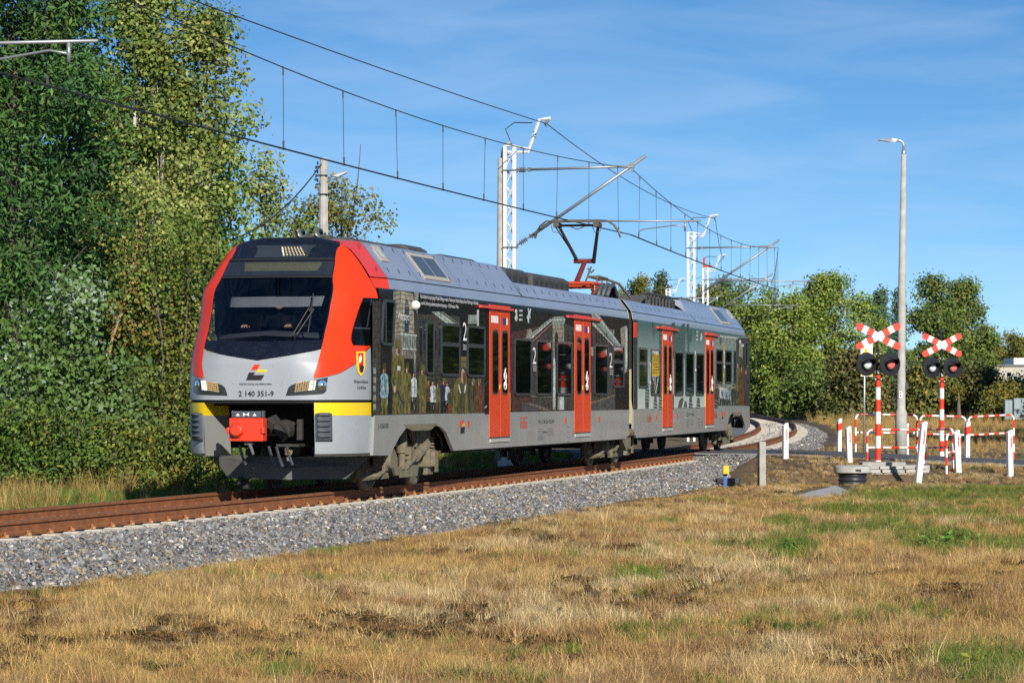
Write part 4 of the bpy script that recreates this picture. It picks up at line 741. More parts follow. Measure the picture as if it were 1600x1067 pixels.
# third bay
P.rect(923,492,982,640.5,KD,0,.12,-.02); P.poly([(925,510),(968,545),(968,640),(923,641)],KW,1); P.poly([(924,490),(934,490),(974,545),(974,551),(966,548),(925,508)],KG,3); P.line((930,490),(972,544),1.3,PAL,4); P.line((925,498),(966,546),1.2,KD,4); P.line((925,504),(965,548),1,PAL,4)
for x in (949,953,957): P.rect(x,515,x+2.4,535,KL,2)
P.poly([(969,513),(979,508),(980,580),(973,585)],KL,2); P.rect(977,512,980,576,PAL,3); P.rect(958,620,962,640,KG,2)
P.poly([(923,628),(961,616),(961,618),(923,632)],KP,4); P.poly([(923,632),(961,618),(961,640),(923,641)],KB,3); P.rect(961,600,982,640,KK,2)
for x in range(931,950,4): P.rect(x,520,x+1.6,560,KD,3)
P.rect(923,542,927,556,KG,2)
# white numerals and reds on the glass
P.done()
for x0,x1,y in ((721,727.5,532),(830.3,836,568.5),(950.3,955.3,574.5)): stext('2',C1,x0,y,x1,.31 if x0<900 else .31,wht,off=.02)
for x0,y0,y1 in ((721.5,540,547),(831,573,581),(951,579,586)): 
    for k in range(3): stext('klasa' if k==0 else 'class',C1,x0,y0+k*3.2,x0+5.5,.028,wht,off=.02)
_t=stext('Był oddziałem Konspiracyjnego Wojska Polskiego w walce z Powiatowym Urzędem Bezpieczeństwa Publicznego w Radomsku',C1,655,465.8,745.5,.062,wht,off=.02); _t['kind']='stuff'; stext('i uwolnił żołnierzy podziemia antykomunistycznego – 19/20 kwietnia 1946 r.',C1,655,475.8,715.5,.062,wht,off=.02)
stext('Warszyc',C1,619.5,499,637,.12,wht,off=.02); stext('L-4268-005',C1,591,669.5,607,.078,blp); stext('94 51 2 140 351-9 PL-ŁKA',C1,841,662,865.5,.075,blp); stext('łódzkie',C1,812.5,669.5,824,.20,red); stext('pracuje dla',C1,812.5,654,824,.05,red)
stext('ŁKA',C1,719.5,677.8,726,.03,blp); P=Print(C1,'side_picture'); P.poly([(719,677),(720,667),(726.5,667),(725.5,676)],blp,3); P.poly([(721,662),(723,655.5),(725.2,655.4),(723.5,662)],red,3); P.poly([(721.5,665.5),(722.5,662.5),(727,662),(726.4,665)],yel,3)
for (x0,y0,x1,y1) in ((841,670,849,680),(856,669.5,864,679),(841,682,849,688),(886,667,890,690),(894,670,900,680),(849,674,855,676)):
    for k in range(4): P.line((x0,y0+(y1-y0)*k/3),(x1,y0+(y1-y0)*k/3-.2),.7,mat('stencil',(.10,.10,.095),.6),3)
P.done()
# pale car
Q=Print(C2,'side_picture')
Q.rect(1113,523,1170,635,KG,1,.07,-.02); Q.rect(1150,528,1171,634,KW,2); Q.rect(991,500,996,638,CHA,2)
for x,y0,w_ in ((1030,520,4),(1050.5,516,4),(1066,518,4),(1074,518,3)): Q.rect(x,y0-12,x+w_,640 if x==1030 else 560,TEA,2)
Q.rect(1051,512,1068,548,TEA,1)
for x,y0,y1,a in ((1022,503,526,2.2),(1079,515,537,2.4),(1126,527,540,1.6)): Q.poly([(x-a,y0),(x+a,y0+.6),(x+a*.9,y1-6),(x,y1),(x-a*.9,y1-5)],TEA,3)
for x,y0 in ((1011,596),(1024,618),(1032,612),(1079,618),(1091,620),(1071,626),(1119,600)):
    Q.poly([(x-3,638),(x-2.6,y0+8),(x-1,y0),(x+2,y0+2),(x+2.6,y0+12),(x+3.4,y0+14),(x+2.6,638)],BOO,3)
    for k in range(5): Q.line((x-2.4,y0+10+k*5),(x+2.4,y0+12+k*5),.8,PAL,4)
Q.poly([(1059,637),(1061,626),(1066,620),(1068,624),(1065,637)],BOO,3); Q.poly([(1053,616),(1053,640),(1050,640),(1050,616)],TEA,2)
for x,h,m_,l_ in ((1120,600,OLD,None),(1127,598,WHS,KW),(1133,600,PAL,KW),(1139,605,BLU,CHA),(1146,600,CHA,CHA),(1153,560,OLV,OLD),(1159,566,BRO,BRO),(1166,572,KW,CHA)): Q.man(x,h,634,4 if x<1150 else 4.5,m_,l_ or m_,OLD if x>1140 else None)
for k in range(12): Q.line((1115+k*3,610+(k*7)%13),(1117+k*3,632),.9,KW if k%2 else BOO,5)
Q.poly([(1155,535),(1160,538),(1160,560),(1154,556)],KL,6); Q.rect(1130,536,1131.6,600,MUS,6); Q.oval(1156,534,1.6,3,WHS,7); Q.rect(1157.5,537.5,1162,542,PAL,7)
for y in (517,523,529): Q.rect(1087.5,y,1090.5,y+3,PAL,6)
Q.poly([(1093.5,531),(1095,521),(1097,519),(1096.5,525),(1098,529),(1096,528),(1095.6,534)],WHS,6)
Q.poly([(1017.8,556),(1020,552),(1028.5,553),(1029,565),(1017.4,564)],MUS,31); Q.rect(1017.4,566,1029,587,MUS,31); Q.poly([(1017.4,549),(1027,548),(1028,553),(1020,552)],WHS,31)
for k,(a,b_) in enumerate(((1020,1028),(1021,1028),(1019,1028),(1018.5,1028))): Q.line((a,569+k*4.4),(b_,569+k*4.4),1.2,KK,32)
for k in range(3): Q.line((1019,556+k*3),(1028,557+k*3),.9,KK,32)
Q.line((1027,590),(1023,614),1.6,PAL,31); Q.poly([(1018,590),(1021,590),(1019.5,596)],PAL,31); Q.done()
stext('2',C2,1013.2,600,1015.6,.5,wht,off=.02); stext('2',C2,1084,580,1086.6,.5,wht,off=.02); stext('2',C2,1129.2,575,1131.6,.45,wht,off=.02); stext('łódzkie',C2,1011.5,660,1018,.2,red); stext('łódzkie',C2,1116,653.5,1120.5,.17,red); stext('94 51 2 140 351-9 PL-ŁKA',C2,1072,650,1084.5,.07,blp); stext('Konspiracyjne Wojsko Polskie Okręg Łódź',C2,1124,526.5,1152,.055,wht,off=.02)
Q=Print(C2,'side_picture')
for (x0,y0,x1,y1) in ((1073,657,1077,666),(1079,656,1083,664),(1091,655,1094,668),(1096,656,1098,664)):
    for k in range(4): Q.line((x0,y0+(y1-y0)*k/3),(x1,y0+(y1-y0)*k/3-.2),.7,MATS['stencil'],3)
Q.poly([(1128,655),(1128.5,650),(1130,650),(1129.5,655)],blp,3); Q.poly([(1128.6,648),(1129,643),(1130,643),(1129.8,648)],red,3); Q.done()
b=MB(C1); b.lathe([(0,.12),(.10,.10),(.14,0),(.13,-.05),(.16,-.06),(.16,-.08)],14,0,(0,0,0),'y'); 
cw=b.v; c0=C1.sp(645,477); b=MB(C1); b.lathe([(.001,-.12),(.04,-.11),(.07,-.07),(.075,-.02),(.06,.0)],14,0,(c0[0],1.41,c0[1]),'y'); b.build('camera_dome',mat('dome_white',(.68,.68,.66),.35),train,True)
# red end strip, bellows
b=MB(C2); b.b2((BODYEND-.42,1.405,2.68),(BODYEND-.02,1.419,3.0)); b.build('end_strip',red,train); b=MB(C2); b.b2((BODYEND-.42,1.405,1.157),(BODYEND-.02,1.418,2.675)); b.build('end_strip',CHA,train)
b=MB(C1); b.b2((BODYEND+.05,-1.2,.95),(BODYEND+.36,1.2,3.3)); b.build('gangway_bellows',dark,train)
b=MB(C1)
for k in range(3): b.tube([(20.3,1.0-.1*k,3.52),(20.5,1.02-.1*k,3.72),(20.85,1.02-.1*k,3.78),(21.2,1.0-.1*k,3.66),(21.35,.98-.1*k,3.48)],.05,8)
b.build('roof_cable',rub,train,True)
# ---------------------------------------------------------------- bogies
def bogie(car,c,detail=True):
    g=empty('bogie',(0,0,0)); g.parent=train
    for sx in (-1.32,1.32):
        for sy in (1,-1):
            b=MB(car); pr=[(.06,-.07),(.14,-.08),(.15,-.02),(.36,-.015),(.40,-.07),(.455,-.065),(.445,.0),(.435,.06),(.40,.065),(.36,.03),(.15,.035),(.14,.09),(.06,.09)]
            if sy>0: pr=[(r,-y) for r,y in pr]
            b.lathe(pr,28,0,(c+sx,sy*.76,.435),'y'); b.build('wheel',whl,g,True)
        b=MB(car); b.cyl((c+sx,-.9,.435),(c+sx,.9,.435),.09,10); b.build('axle',under,g)
    for sy in (1,-1):
        y=sy*1.0; b=MB(car)
        fr=[(c-1.75,.50),(c-1.7,.62),(c-1.2,.66),(c-.75,.60),(c-.5,.40),(c+.5,.40),(c+.75,.60),(c+1.2,.66),(c+1.7,.62),(c+1.75,.50),(c+1.1,.50),(c+.8,.42),(c+.55,.26),(c-.55,.26),(c-.8,.42),(c-1.1,.50)]
        b.prism([(a,y-.07*sy,z) for a,z in fr],(0,.14*sy,0)); b.build('bogie_frame',bog,g,bevel=.012)
        for sx in (-1.32,1.32):
            b=MB(car); b.box((c+sx,y+sy*.02,.435),(.36,.20,.30)); b.cyl((c+sx,y,.435),(c+sx,y+sy*.18,.435),.12,12); b.prism([(c+sx-.12,y,.30),(c+sx+.12,y,.30),(c+sx+.2,y,.16),(c+sx-.2,y,.16)],(0,sy*.08,0)); b.build('axle_box',bog,g,bevel=.015)
            b=MB(car); b.tube([(c+sx+.13*math.cos(t),y+.13*math.sin(t),.60+.026*t/6.28*1.9) for t in np.linspace(0,6.28*4.2,44)],.022,5); b.build('coil_spring',bog,g)
        if sy<0: continue
        b=MB(car)
        b.cyl((c-.62,y+.14,.30),(c-.62,y+.14,.62),.055,10); b.cyl((c-.62,y+.14,.55),(c-.62,y+.14,.94),.085,12)        # vertical damper
        b.cyl((c-.45,y+.16,.34),(c+.25,y+.16,.52),.055,10); b.cyl((c+.1,y+.16,.48),(c+.75,y+.16,.66),.09,12); b.build('damper',bog,g)
        b=MB(car); b.prism([(c-.25,y+.10,.93),(c+.95,y+.10,.93),(c+1.1,y+.10,.80),(c+.85,y+.10,.66),(c+.15,y+.10,.66)],(0,.06,0)); b.box((c+.15,y+.15,.78),(.07,.06,.30)); b.b2((c-.1,y-.3,.60),(c+.9,y+.05,.86)); b.build('air_spring_bracket',bog,g,bevel=.01)
        b=MB(car); b.prism([(c-1.55,y+.10,.84),(c-1.28,y+.10,.86),(c-.95,y+.10,.42),(c-.75,y+.10,.20),(c-.98,y+.10,.20)],(0,.05,0)); b.prism([(c-.8,y+.12,.34),(c+.35,y+.12,.34),(c+.25,y+.12,.16),(c-.72,y+.12,.16)],(0,.04,0)); b.build('sand_bracket',bog,g,bevel=.008)
        b=MB(car)
        b.b2((c-1.25,y-.1,.66),(c-.7,y+.1,.84)); b.b2((c-.35,y+.02,.52),(c-.0,y+.18,.60)); b.b2((c+1.2,y+.05,.30),(c+1.35,y+.2,.46)); b.b2((c+1.5,y+.02,.2),(c+1.62,y+.14,.42)); b.b2((c-.3,y+.06,.44),(c-.1,y+.2,.64))
        b.tube([(c+1.55,y+.1,.88),(c+1.72,y+.16,.74),(c+1.78,y+.16,.60),(c+1.6,y+.16,.52),(c+1.2,y+.1,.55)],.018,5); b.tube([(c-1.9,y-.05,.56),(c-2.1,y-.1,.3),(c-1.95,y-.25,.14)],.03,6); b.tube([(c-1.6,y+.12,.30),(c-1.9,y+.1,.22),(c-2.25,y-.05,.20)],.05,6); b.build('brake_gear',bog,g)
bogie(C1,4.4); bogie(C1,20.85); bogie(C2,4.4)
b=MB(C1); b.prism([(20.05,1.3,.52),(20.5,1.3,.74),(20.95,1.3,.74),(20.95,1.3,.36),(20.5,1.3,.30)],(0,.08,0)); b.cyl((20.5,1.36,.66),(21.05,1.36,.66),.09,10); b.cyl((20.1,1.2,.35),(20.9,1.2,.56),.07,10); b.build('joint_damper',bog,train)
for sx in (19.5,): 
    b=MB(C1); b.b2((19.9,1.1,.16),(20.0,1.2,.42)); b.build('guard_iron',bog,train)
# ---------------------------------------------------------------- roof equipment, horns, pantograph
def rbox(car,s0,s1,w,z0,z1,nm='roof_box',ch=.12,mm=None):
    b=MB(car); b.prism([(s0,-w,z0),(s0,w,z0),(s0,w,z1-ch*.6),(s0,w-ch,z1),(s0,-w+ch,z1),(s0,-w,z1-ch*.6)],(s1-s0,0,0)); o_=b.build(nm,mm or drk,train,bevel=.015)
    n=int((s1-s0)/.45); b=MB(car)
    for k in range(n): b.b2((s0+.1+k*.45,w-.01,z0+.04),(s0+.40+k*.45,w+.012,z1-.14))
    b.build('vent_panel',mat('vent_dark',(.03,.031,.032),.6),o_); return o_
for car in (C1,C2):
    rbox(car,3.2,4.6,.55,3.80,3.91); rbox(car,4.65,5.9,.60,3.80,3.90); rbox(car,6.2,7.4,.58,3.81,3.95); rbox(car,8.6,10.8,.62,3.80,3.89,'roof_hatch')
    b=MB(car); b.b2((11.1,-1.1,3.42),(20.6,1.1,3.455)); b.build('roof_well',drk,train)
rbox(C1,11.7,13.5,.90,3.46,3.80); rbox(C1,13.6,16.8,.96,3.46,3.77); rbox(C2,11.6,13.9,.92,3.46,3.80); rbox(C2,14.0,15.6,.95,3.46,3.74)
b=MB(C2)
for q in np.linspace(0,1,8): b.b2((13.0+q*3.4,.98,3.47),(13.04+q*3.4,1.02,3.76))
b.b2((13.0,.97,3.74),(16.5,1.03,3.79)); b.build('roof_rail',drk,train)
b=MB(C1)
for q in (-.02,.26):
    b.lathe([(.02,.30),(.03,.12),(.05,.05),(.075,0),(.062,.0),(.02,.10)],14,0,(2.25,q,3.93),'x')
b.build('horn',mat('horn_green',(.16,.20,.18),.35,metal=.6),train,True); b=MB(C1); b.b2((2.3,-.15,3.80),(2.45,.42,3.90)); b.build('horn_bracket',drk,train)
pg=empty('pantograph',(0,0,0)); pg.parent=train; pr_=mat('panto_red',(.17,.022,.020),.5,nz=(8,.15)); pd=mat('panto_dark',(.045,.04,.036),.5,metal=.2); pw=mat('panto_rod',(.17,.14,.10),.5,metal=.3)
SP=LC-1.25       # foot, on the second car
ins=mat('insulator_brown',(.16,.035,.02),.3)
b=MB(C2)
for y in (-.55,.55): b.tube([(SP-1.5,y,3.83),(SP+1.1,y,3.83)],.04,6)
for x in (-1.2,.9): b.tube([(SP+x,-.6,3.83),(SP+x,.6,3.83)],.045,6)
b.b2((SP-.4,-.35,3.78),(SP+.35,.35,3.90)); b.build('base_frame',mat('panto_orange',(.42,.045,.015),.5),pg)
b=MB(C2)
for x in (-1.2,.9):
    for y in (-.55,.55): b.lathe([(.05,3.46),(.05,3.5),(.085,3.53),(.05,3.57),(.085,3.61),(.05,3.65),(.085,3.69),(.05,3.73),(.05,3.80)],10,0,(SP+x,y,0),'z')
b.build('insulator',ins,pg,True)
b=MB(C2); 
for y in (.42,.62): b.tube([(SP+.9,y,3.98),(SP-.3,y,3.97)],.03,6)
for x in (.9,.3,-.3): b.tube([(SP+x,.42,3.98),(SP+x,.62,3.98),(SP+x,.6,3.83)],.02,5)
b.tube([(SP-.3,.4,3.95),(SP-.9,.5,3.98),(SP-1.3,.7,3.9),(SP-1.7,.9,3.6)],.03,6); b.build('frame_rod',pw,pg)
KN=SP-.95; kz=4.36
b=MB(C2); b.tube([(SP+.0,0,3.90),(KN,0,kz)],[.065,.055],8); b.tube([(KN,-.24,kz+.03),(KN,.24,kz+.03)],.05,8); b.build('lower_arm',pr_,pg)
b=MB(C2); b.tube([(SP-.35,.12,3.88),(KN-.12,.12,kz-.1)],.022,5); b.tube([(KN-.1,.05,kz-.12),(KN-.16,.12,kz-.22),(KN-.06,.2,kz-.16)],.018,5); b.build('thrust_rod',pw,pg)
HZ=5.185; HS=SP-.1
b=MB(C2); b.tube([(KN,-.16,kz+.03),(HS,-.44,HZ-.02)],[.04,.03],8); b.tube([(KN,.20,kz),(HS,.46,HZ-.04)],[.045,.033],8); b.build('upper_arm',pd,pg)
b=MB(C2); b.tube([(KN-.1,-.14,kz-.02),(KN+.25,-.32,kz+.35),(HS-.05,-.5,HZ-.08)],.014,5); b.build('guide_rod',pd,pg)
b=MB(C2)
for x in (-.17,.17):
    b.b2((HS+x-.03,-.53,HZ+.015),(HS+x+.03,.53,HZ+.055)); 
    for sy in (-1,1): b.tube([(HS+x,sy*.5,HZ+.035),(HS+x,sy*.66,HZ+.03),(HS+x*.6,sy*.80,HZ-.06),(HS+x*.4,sy*.90,HZ-.20),(HS+x*.3,sy*.94,HZ-.33)],.017,6)
b.tube([(HS,-.5,HZ-.06),(HS,.5,HZ-.06)],.03,6)
for sy in (-1,1): b.b2((HS-.2,sy*.44-.06,HZ-.10),(HS+.2,sy*.44+.06,HZ+.0)); b.tube([(HS,sy*.2,HZ-.06),(HS,sy*.05,HZ-.13),(HS+.02,sy*-.0,HZ-.14)],.012,5); b.tube([(HS+.1,sy*.34,HZ-.08),(HS+.1,sy*.40,HZ-.22),(HS+.1,sy*.52,HZ-.20),(HS+.1,sy*.56,HZ-.06)],.009,5)
b.build('collector_head',mat('collector_head',(.10,.085,.065),.55,metal=.2),pg)
# ---------------------------------------------------------------- the driver
def skin_body(name,pts,edges,rad,m,parent=None,lv=2):
    me=bpy.data.meshes.new(name); me.from_pydata([tuple(p) for p in pts],edges,[]); me.materials.append(m); o_=link(name,me,parent)
    sk_=o_.modifiers.new('skin','SKIN'); sk_.use_smooth_shade=True
    for i,v in enumerate(me.skin_vertices[0].data): v.radius=(rad[i],rad[i])
    me.skin_vertices[0].data[0].use_root=True
    q=o_.modifiers.new('sub','SUBSURF'); q.levels=lv; q.render_levels=lv; return o_
dp=O1+0; 
pers=empty('person',tuple(np.r_[O1+1.50*C1.u-.12*C1.n,.075]),'train driver in dark jacket seated behind the windscreen with both hands on the desk','person')
off=C1(np.array([1.75,-.12,0.]))
def L_(p): return C1(np.asarray(p,float)+np.array([1.75,-.12,0]))-off
navy=mat('jacket_navy',(.006,.007,.010),1.,spec=.05); skn=mat('skin',(.62,.36,.24),.55)
pts=[L_(p) for p in [(.05,0,1.95),(.05,0,2.2),(.0,0,2.45),(-.02,0,2.56),(-.02,0,2.64),(.0,-.20,2.52),(-.12,-.30,2.36),(-.40,-.38,2.40),(.0,.20,2.52),(-.12,.27,2.36),(-.40,.30,2.40),(.05,-.1,1.93),(-.4,-.14,1.95),(-.42,-.14,1.5),(.05,.1,1.93),(-.4,.14,1.95),(-.42,.14,1.5)]]
skin_body('clothes',pts,[(0,1),(1,2),(2,3),(3,4),(2,5),(5,6),(6,7),(2,8),(8,9),(9,10),(0,11),(11,12),(12,13),(0,14),(14,15),(15,16)],[.15,.15,.16,.07,.055,.07,.055,.045,.07,.055,.045,.10,.085,.06,.10,.085,.06],navy,pers)
hd=[L_(p) for p in [(-.03,0,2.66),(-.04,0,2.72),(-.05,0,2.80),(-.04,0,2.87),(-.135,0,2.76)]]
h_=skin_body('head',hd,[(0,1),(1,2),(2,3),(1,4)],[.06,.08,.095,.075,.02],skn,pers); b=MB(); b.lathe([(.001,.12),(.06,.105),(.10,.05),(.105,0)],12,0,tuple(L_((-.035,0,2.82)))); b.build('hair',mat('hair_dark',(.015,.012,.01),.7),pers,True)
for sy,y in ((-1,-.38),(1,.30)):
    P0=[L_((-.40,y,2.40)),L_((-.47,y,2.415)),L_((-.52,y,2.42))]; E=[(0,1),(1,2)]; Rr=[.034,.036,.030]
    for k in range(4):
        a=len(P0); yy=y+(k-1.5)*.021; ln=(.055,.07,.065,.05)[k]; P0+=[L_((-.545,yy,2.418)),L_((-.56-ln*.5,yy*1.0+(k-1.5)*.004,2.412)),L_((-.56-ln*.9,yy+(k-1.5)*.005,2.385))]; E+=[(2,a),(a,a+1),(a+1,a+2)]; Rr+=[.011,.009,.008]
    a=len(P0); P0+=[L_((-.49,y-sy*.04,2.405)),L_((-.53,y-sy*.065,2.395))]; E+=[(1,a),(a,a+1)]; Rr+=[.012,.010]
    skin_body('hand',P0,E,Rr,skn,pers,1)
# ================================================================== LEVEL CROSSING
gz=lambda x,y: float(ground(np.array([x]),np.array([y]))[0])
whp=mat('white_paint',(.78,.78,.76),.45,nz=(4,.05),dirt=(7,.18,(.42,.40,.35))); rdp=mat('red_paint',(.72,.035,.012),.42,nz=(4,.06),dirt=(7,.12,(.35,.06,.03)))
blk2=mat('signal_black',(.012,.012,.014),.38,coat=.1); con=mat('concrete',(.36,.345,.31),.9,nz=(4,.18),bump=(30,.4),dirt=(3,.5,(.20,.185,.15))); con2=mat('concrete_pale',(.40,.39,.36),.9,nz=(5,.2),bump=(35,.4),dirt=(4,.4,(.27,.25,.21)))
galv=mat('galvanised',(.42,.44,.45),.42,metal=.6,nz=(6,.15))
def signal(x,yb,Y,label,y_red0,lampdy):
    p=P3(x,yb,Y); g=empty('crossing_signal',p,label,'crossing signal','flashing level crossing signals with crossbucks')
    k=Y/FPX; h=lambda yy:(yb-yy)*k
    b=MB(); b.tube([(0,0,-.5),(0,0,h(y_red0))],[.068,.062],16,0); 
    b=MB(); n=7; zs=np.linspace(.03,h(y_red0),n+1)
    b.cyl((0,0,-.5),(0,0,.031),.07,16,1)
    for i in range(n): b.cyl((0,0,zs[i]),(0,0,zs[i+1]),.068-.001*i,16,0 if i%2==0 else 1)
    b.build('post',[rdp,whp],g,True,auto=True)
    b=MB(); b.cyl((0,0,zs[-1]),(0,0,zs[-1]+.16),.05,12); b.cyl((-.02,0,zs[-1]+.1),(-.02,0,h(516)+.05),.028,10); b.box((0,.05,h(lampdy)),(.62,.05,.06))
    for zz in (zs[-1]-.1,zs[-1]+.42,zs[-1]+.62): b.cyl((0,0,zz-.02),(0,0,zz+.02),.075 if zz<zs[-1] else .045,10)
    b.build('mast_top',blk2,g); b=MB()
    for sx in (-.085,.085): b.box((sx*.8,-.06,zs[-1]-.10),(.03,.03,.03)); b.box((sx*.5,-.06,zs[-1]+.52),(.025,.02,.025))
    b.box((.01,-.055,zs[-1]+.08),(.06,.02,.08)); b.build('clamp_bolt',galv,g)
    # crossbuck: two arms of an X, red and white
    zc=h(525.5 if Y<80 else 539); 
    for sg in (1,-1):
        b=MB(); L=.60;w=.083; a=R_(27.5)*sg; R=np.array([[math.cos(a),-math.sin(a)],[math.sin(a),math.cos(a)]]); yy=-.05-.012*(sg<0)
        segs=[(-L,-.42,0),(-.42,-.29,1),(-.29,-.14,0),(-.14,.14,1),(.14,.29,0),(.29,.42,1),(.42,L,0)]
        for i,(u0,u1,mm) in enumerate(segs):
            q=[(u0,-w),(u1,-w),(u1,w),(u0,w)]
            if i==0: q=[(u0+.05,-w),(u1,-w),(u1,w),(u0+.05,w),(u0,w*.45),(u0,-w*.45)]
            if i==6: q=[(u0,-w),(u1-.05,-w),(u1,-w*.45),(u1,w*.45),(u1-.05,w),(u0,w)]
            P=[(*(R@np.array(v)),) for v in q]; b.prism([(v[0]-.0,yy,zc+v[1]) for v in P],(0,.012,0),mm)
        b.build('crossbuck_arm',[rdp,whp],g)
    # two lamp units turned towards the road
    for i,sx in enumerate((-.285,.285)):
        T=Matrix.Translation((sx,-.10,h(lampdy)))@Matrix.Rotation(R_(24),4,'Z'); A=np.array(T)
        tf=lambda P: P@A[:3,:3].T+A[:3,3]
        b=MB(tf); b.lathe([(.001,-.03),(.285,-.03),(.29,-.015),(.285,0),(.16,.005),(.15,.06),(.145,.07),(.118,.07),(.118,.02)],28,0,(0,0,0),'y'); lu=b.build('lamp_unit',blk2,g,True,auto=True)
        b=MB(tf); an=np.linspace(R_(-8),R_(188),24); P=[]
        for a in an: e=.015+.22*max(0,math.sin(a)+.05)**.9; P.append([(.15*math.cos(a),.0,.15*math.sin(a)),(.154*math.cos(a),-.07-e,.154*math.sin(a)-.03*max(0,math.sin(a)))])
        P=np.array(P); P[:,:,1]*=1; P[:,0,1]=-.0; b.grid(P); o_=b.build('lamp_hood',blk2,lu,True); w=o_.modifiers.new('thick','SOLIDIFY'); w.thickness=.008
        b=MB(tf); pr=[(.001,.095),(.05,.092),(.09,.075),(.117,.04)]; b.lathe(pr,20,0,(0,0,0),'y'); b.build('lens',mat('lens_red',(.75,.16,.14),.12,spec=.8,coat=.6,nz=(28,.5)) if i else mat('lens_clear',(.68,.70,.70),.10,spec=.8,coat=.6,nz=(28,.4)),lu,True)
    return g
signal(1372,721,74.2,'nearer crossbuck signal, red-white post on the concrete slab in front of the road',586,569)
signal(1471.5,707,83.6,'farther crossbuck signal, red-white post beyond the road behind the railings',590,574)
def rail(pts,rh,label,sc=1.,name='crossing_railing'):
    a,c=np.array(pts[0]),np.array(pts[1]); L=np.linalg.norm(c-a); d=(c-a)/L; g=empty(name,a,label,'railing','red and white tubular railings at the crossing'); r=.028
    def cyl_stripes(nm,P,n,first):
        P=np.array(P,float); seg=np.linalg.norm(np.diff(P,axis=0),axis=1); cu=np.concatenate([[0],np.cumsum(seg)]); T=cu[-1]; b=MB()
        for i in range(n):
            t0,t1=T*i/n,T*(i+1)/n; q=[t0]+[x for x in cu if t0+1e-4<x<t1-1e-4]+[t1]; W_=np.stack([np.interp(q,cu,P[:,k]) for k in range(3)],1); b.tube(W_,r,10,(i+first)%2)
        b.build(nm,[whp,rdp],g,True,auto=True)
    cr=.14; up=np.array([0,0,1.]); A=np.zeros(3)
    arc1=[A+up*(rh-cr)+d*(cr-cr*math.cos(t))+up*cr*math.sin(t) for t in np.linspace(0,math.pi/2,6)]; E=d*L; E_=c-a; arc2=[E_-d*(cr-cr*math.sin(t))*1+up*(rh-cr+cr*math.cos(t)) for t in np.linspace(0,math.pi/2,6)]
    nb=max(5,int(round(L/.21))|1)
    cyl_stripes('top_bar',arc1+arc2,nb,0); cyl_stripes('post',[A-up*.35,A+up*(rh-cr)],5,1); cyl_stripes('post',[E_-up*.35,E_+up*(rh-cr)],5,1); cyl_stripes('lower_bar',[A+up*rh*.45,E_+up*rh*.45],max(5,int(round(L/.2))|1),0)
for (x0,y0,Y0,x1,y1,Y1,rh,lb) in ((1337,699,85.3,1433,700,85.5,.93,'long white and red railing at the left behind the tall lamp post'),(1438,701,85.2,1509,703,85.0,.93,'middle far railing, between the farther signal and the striped white post'),(1513,703,84.8,1584,699,85.6,.92,'rightmost far railing, beside the dark ditch'),
    (1355,722,75.2,1444,722,74.8,.80,'nearer railing running behind the nearer signal post'),(1446,722,74.9,1489,722,73.4,.80,'short nearer railing in shade between two white marker posts'),(1479,731,72.6,1500,727,73.3,.80,'short end railing turned away, right of the leaning marker post')):
    rail((P3(x0,y0,Y0),P3(x1,y1,Y1)),rh,lb)
def marker(x,yb,yt,Y,w,kind,lean,label,rz=.35):
    p=P3(x,yb,Y); h=(yb-yt)*Y/FPX; g=empty('marker_post',p,label,'marker post','white marker posts along the crossing road',rz); g.rotation_euler=(0,lean,rz)
    b=MB(); d=.12; b.prism([(-w/2,-d/2,-.35),(w/2,-d/2,-.35),(w/2,-d/2,h-.02),(w/2-.03,-d/2,h),(-w/2,-d/2,h-.07)],(0,d,0)); b.build('body',whp,g,bevel=.012)
    b=MB()
    if kind: 
        b.prism([(-w/2-.004,-d/2-.004,h*.56),(w/2+.004,-d/2-.004,h*.62),(w/2+.004,-d/2-.004,h*.86),(-w/2-.004,-d/2-.004,h*.80)],(0,d+.008,0))
    else:
        b.prism([(w*.0,-d/2-.006,h*.54),(w*.22,-d/2-.006,h*.54),(w*.22,-d/2-.006,h*.80),(w*.0,-d/2-.006,h*.84)],(0,.01,0)); b.box((w/2+.003,.0,h*.66),(.012,.05,h*.24))
    b.build('reflector',rdp,g)
for a in ((1227,719,660,75.2,.13,0,0,'white marker post standing alone right of the short grey concrete post'),(1327,722,665,74.6,.13,0,-.04,'white marker post at the near road edge, left of the nearer signal'),(1436,738,657,71.6,.14,0,.11,'tall leaning white marker post at the end of the concrete slab'),(1496.5,728,671,73.0,.14,0,-.05,'white marker post beside the short end railing, nearer side of the road'),(1578,731,671,72.4,.13,0,-.02,'rightmost white marker post at the near road edge'),
    (1311,699,653,84.7,.11,1,.02,'small white post with one broad red band beyond the road, left of the yellow sign'),(1416,703,661,83.8,.11,1,.0,'white post with red band in front of the lamp post foot'),(1511,709,657,83.2,.12,1,.02,'white post with red band between the two right-hand far railings')): marker(*a)
# lamp post
p=P3(1408,696,83.5); g=empty('street_lamp',p,'tall round concrete lamp post with a small lamp on a curved arm','street lamp'); k=83.5/FPX
b=MB(); b.tube([(0,0,-.4),(0,0,.9),(.0,0,1.0),(.02,0,4.),(.07,0,455*k)],[.16,.16,.118,.108,.07],20); b.build('post',con2,g,True)
b=MB(); z=455*k; b.tube([(.07,0,z-.05),(.072,0,z+.12)],[.07,.055],12); b.tube([(.072,0,z+.1),(.07,0,z+.25),(.04,0,z+.33),(-.04,0,z+.37),(-.16,0,z+.375)],.035,10); b.build('arm',galv,g,True)
b=MB(); b.prism([(-.10,-.07,z+.40),(-.28,-.09,z+.42),(-.62,-.05,z+.405),(-.62,-.05,z+.375),(-.34,-.09,z+.335),(-.18,-.08,z+.335),(-.10,-.06,z+.355)],(0,.16,0)); b.build('lamp_head',galv,g,bevel=.02)
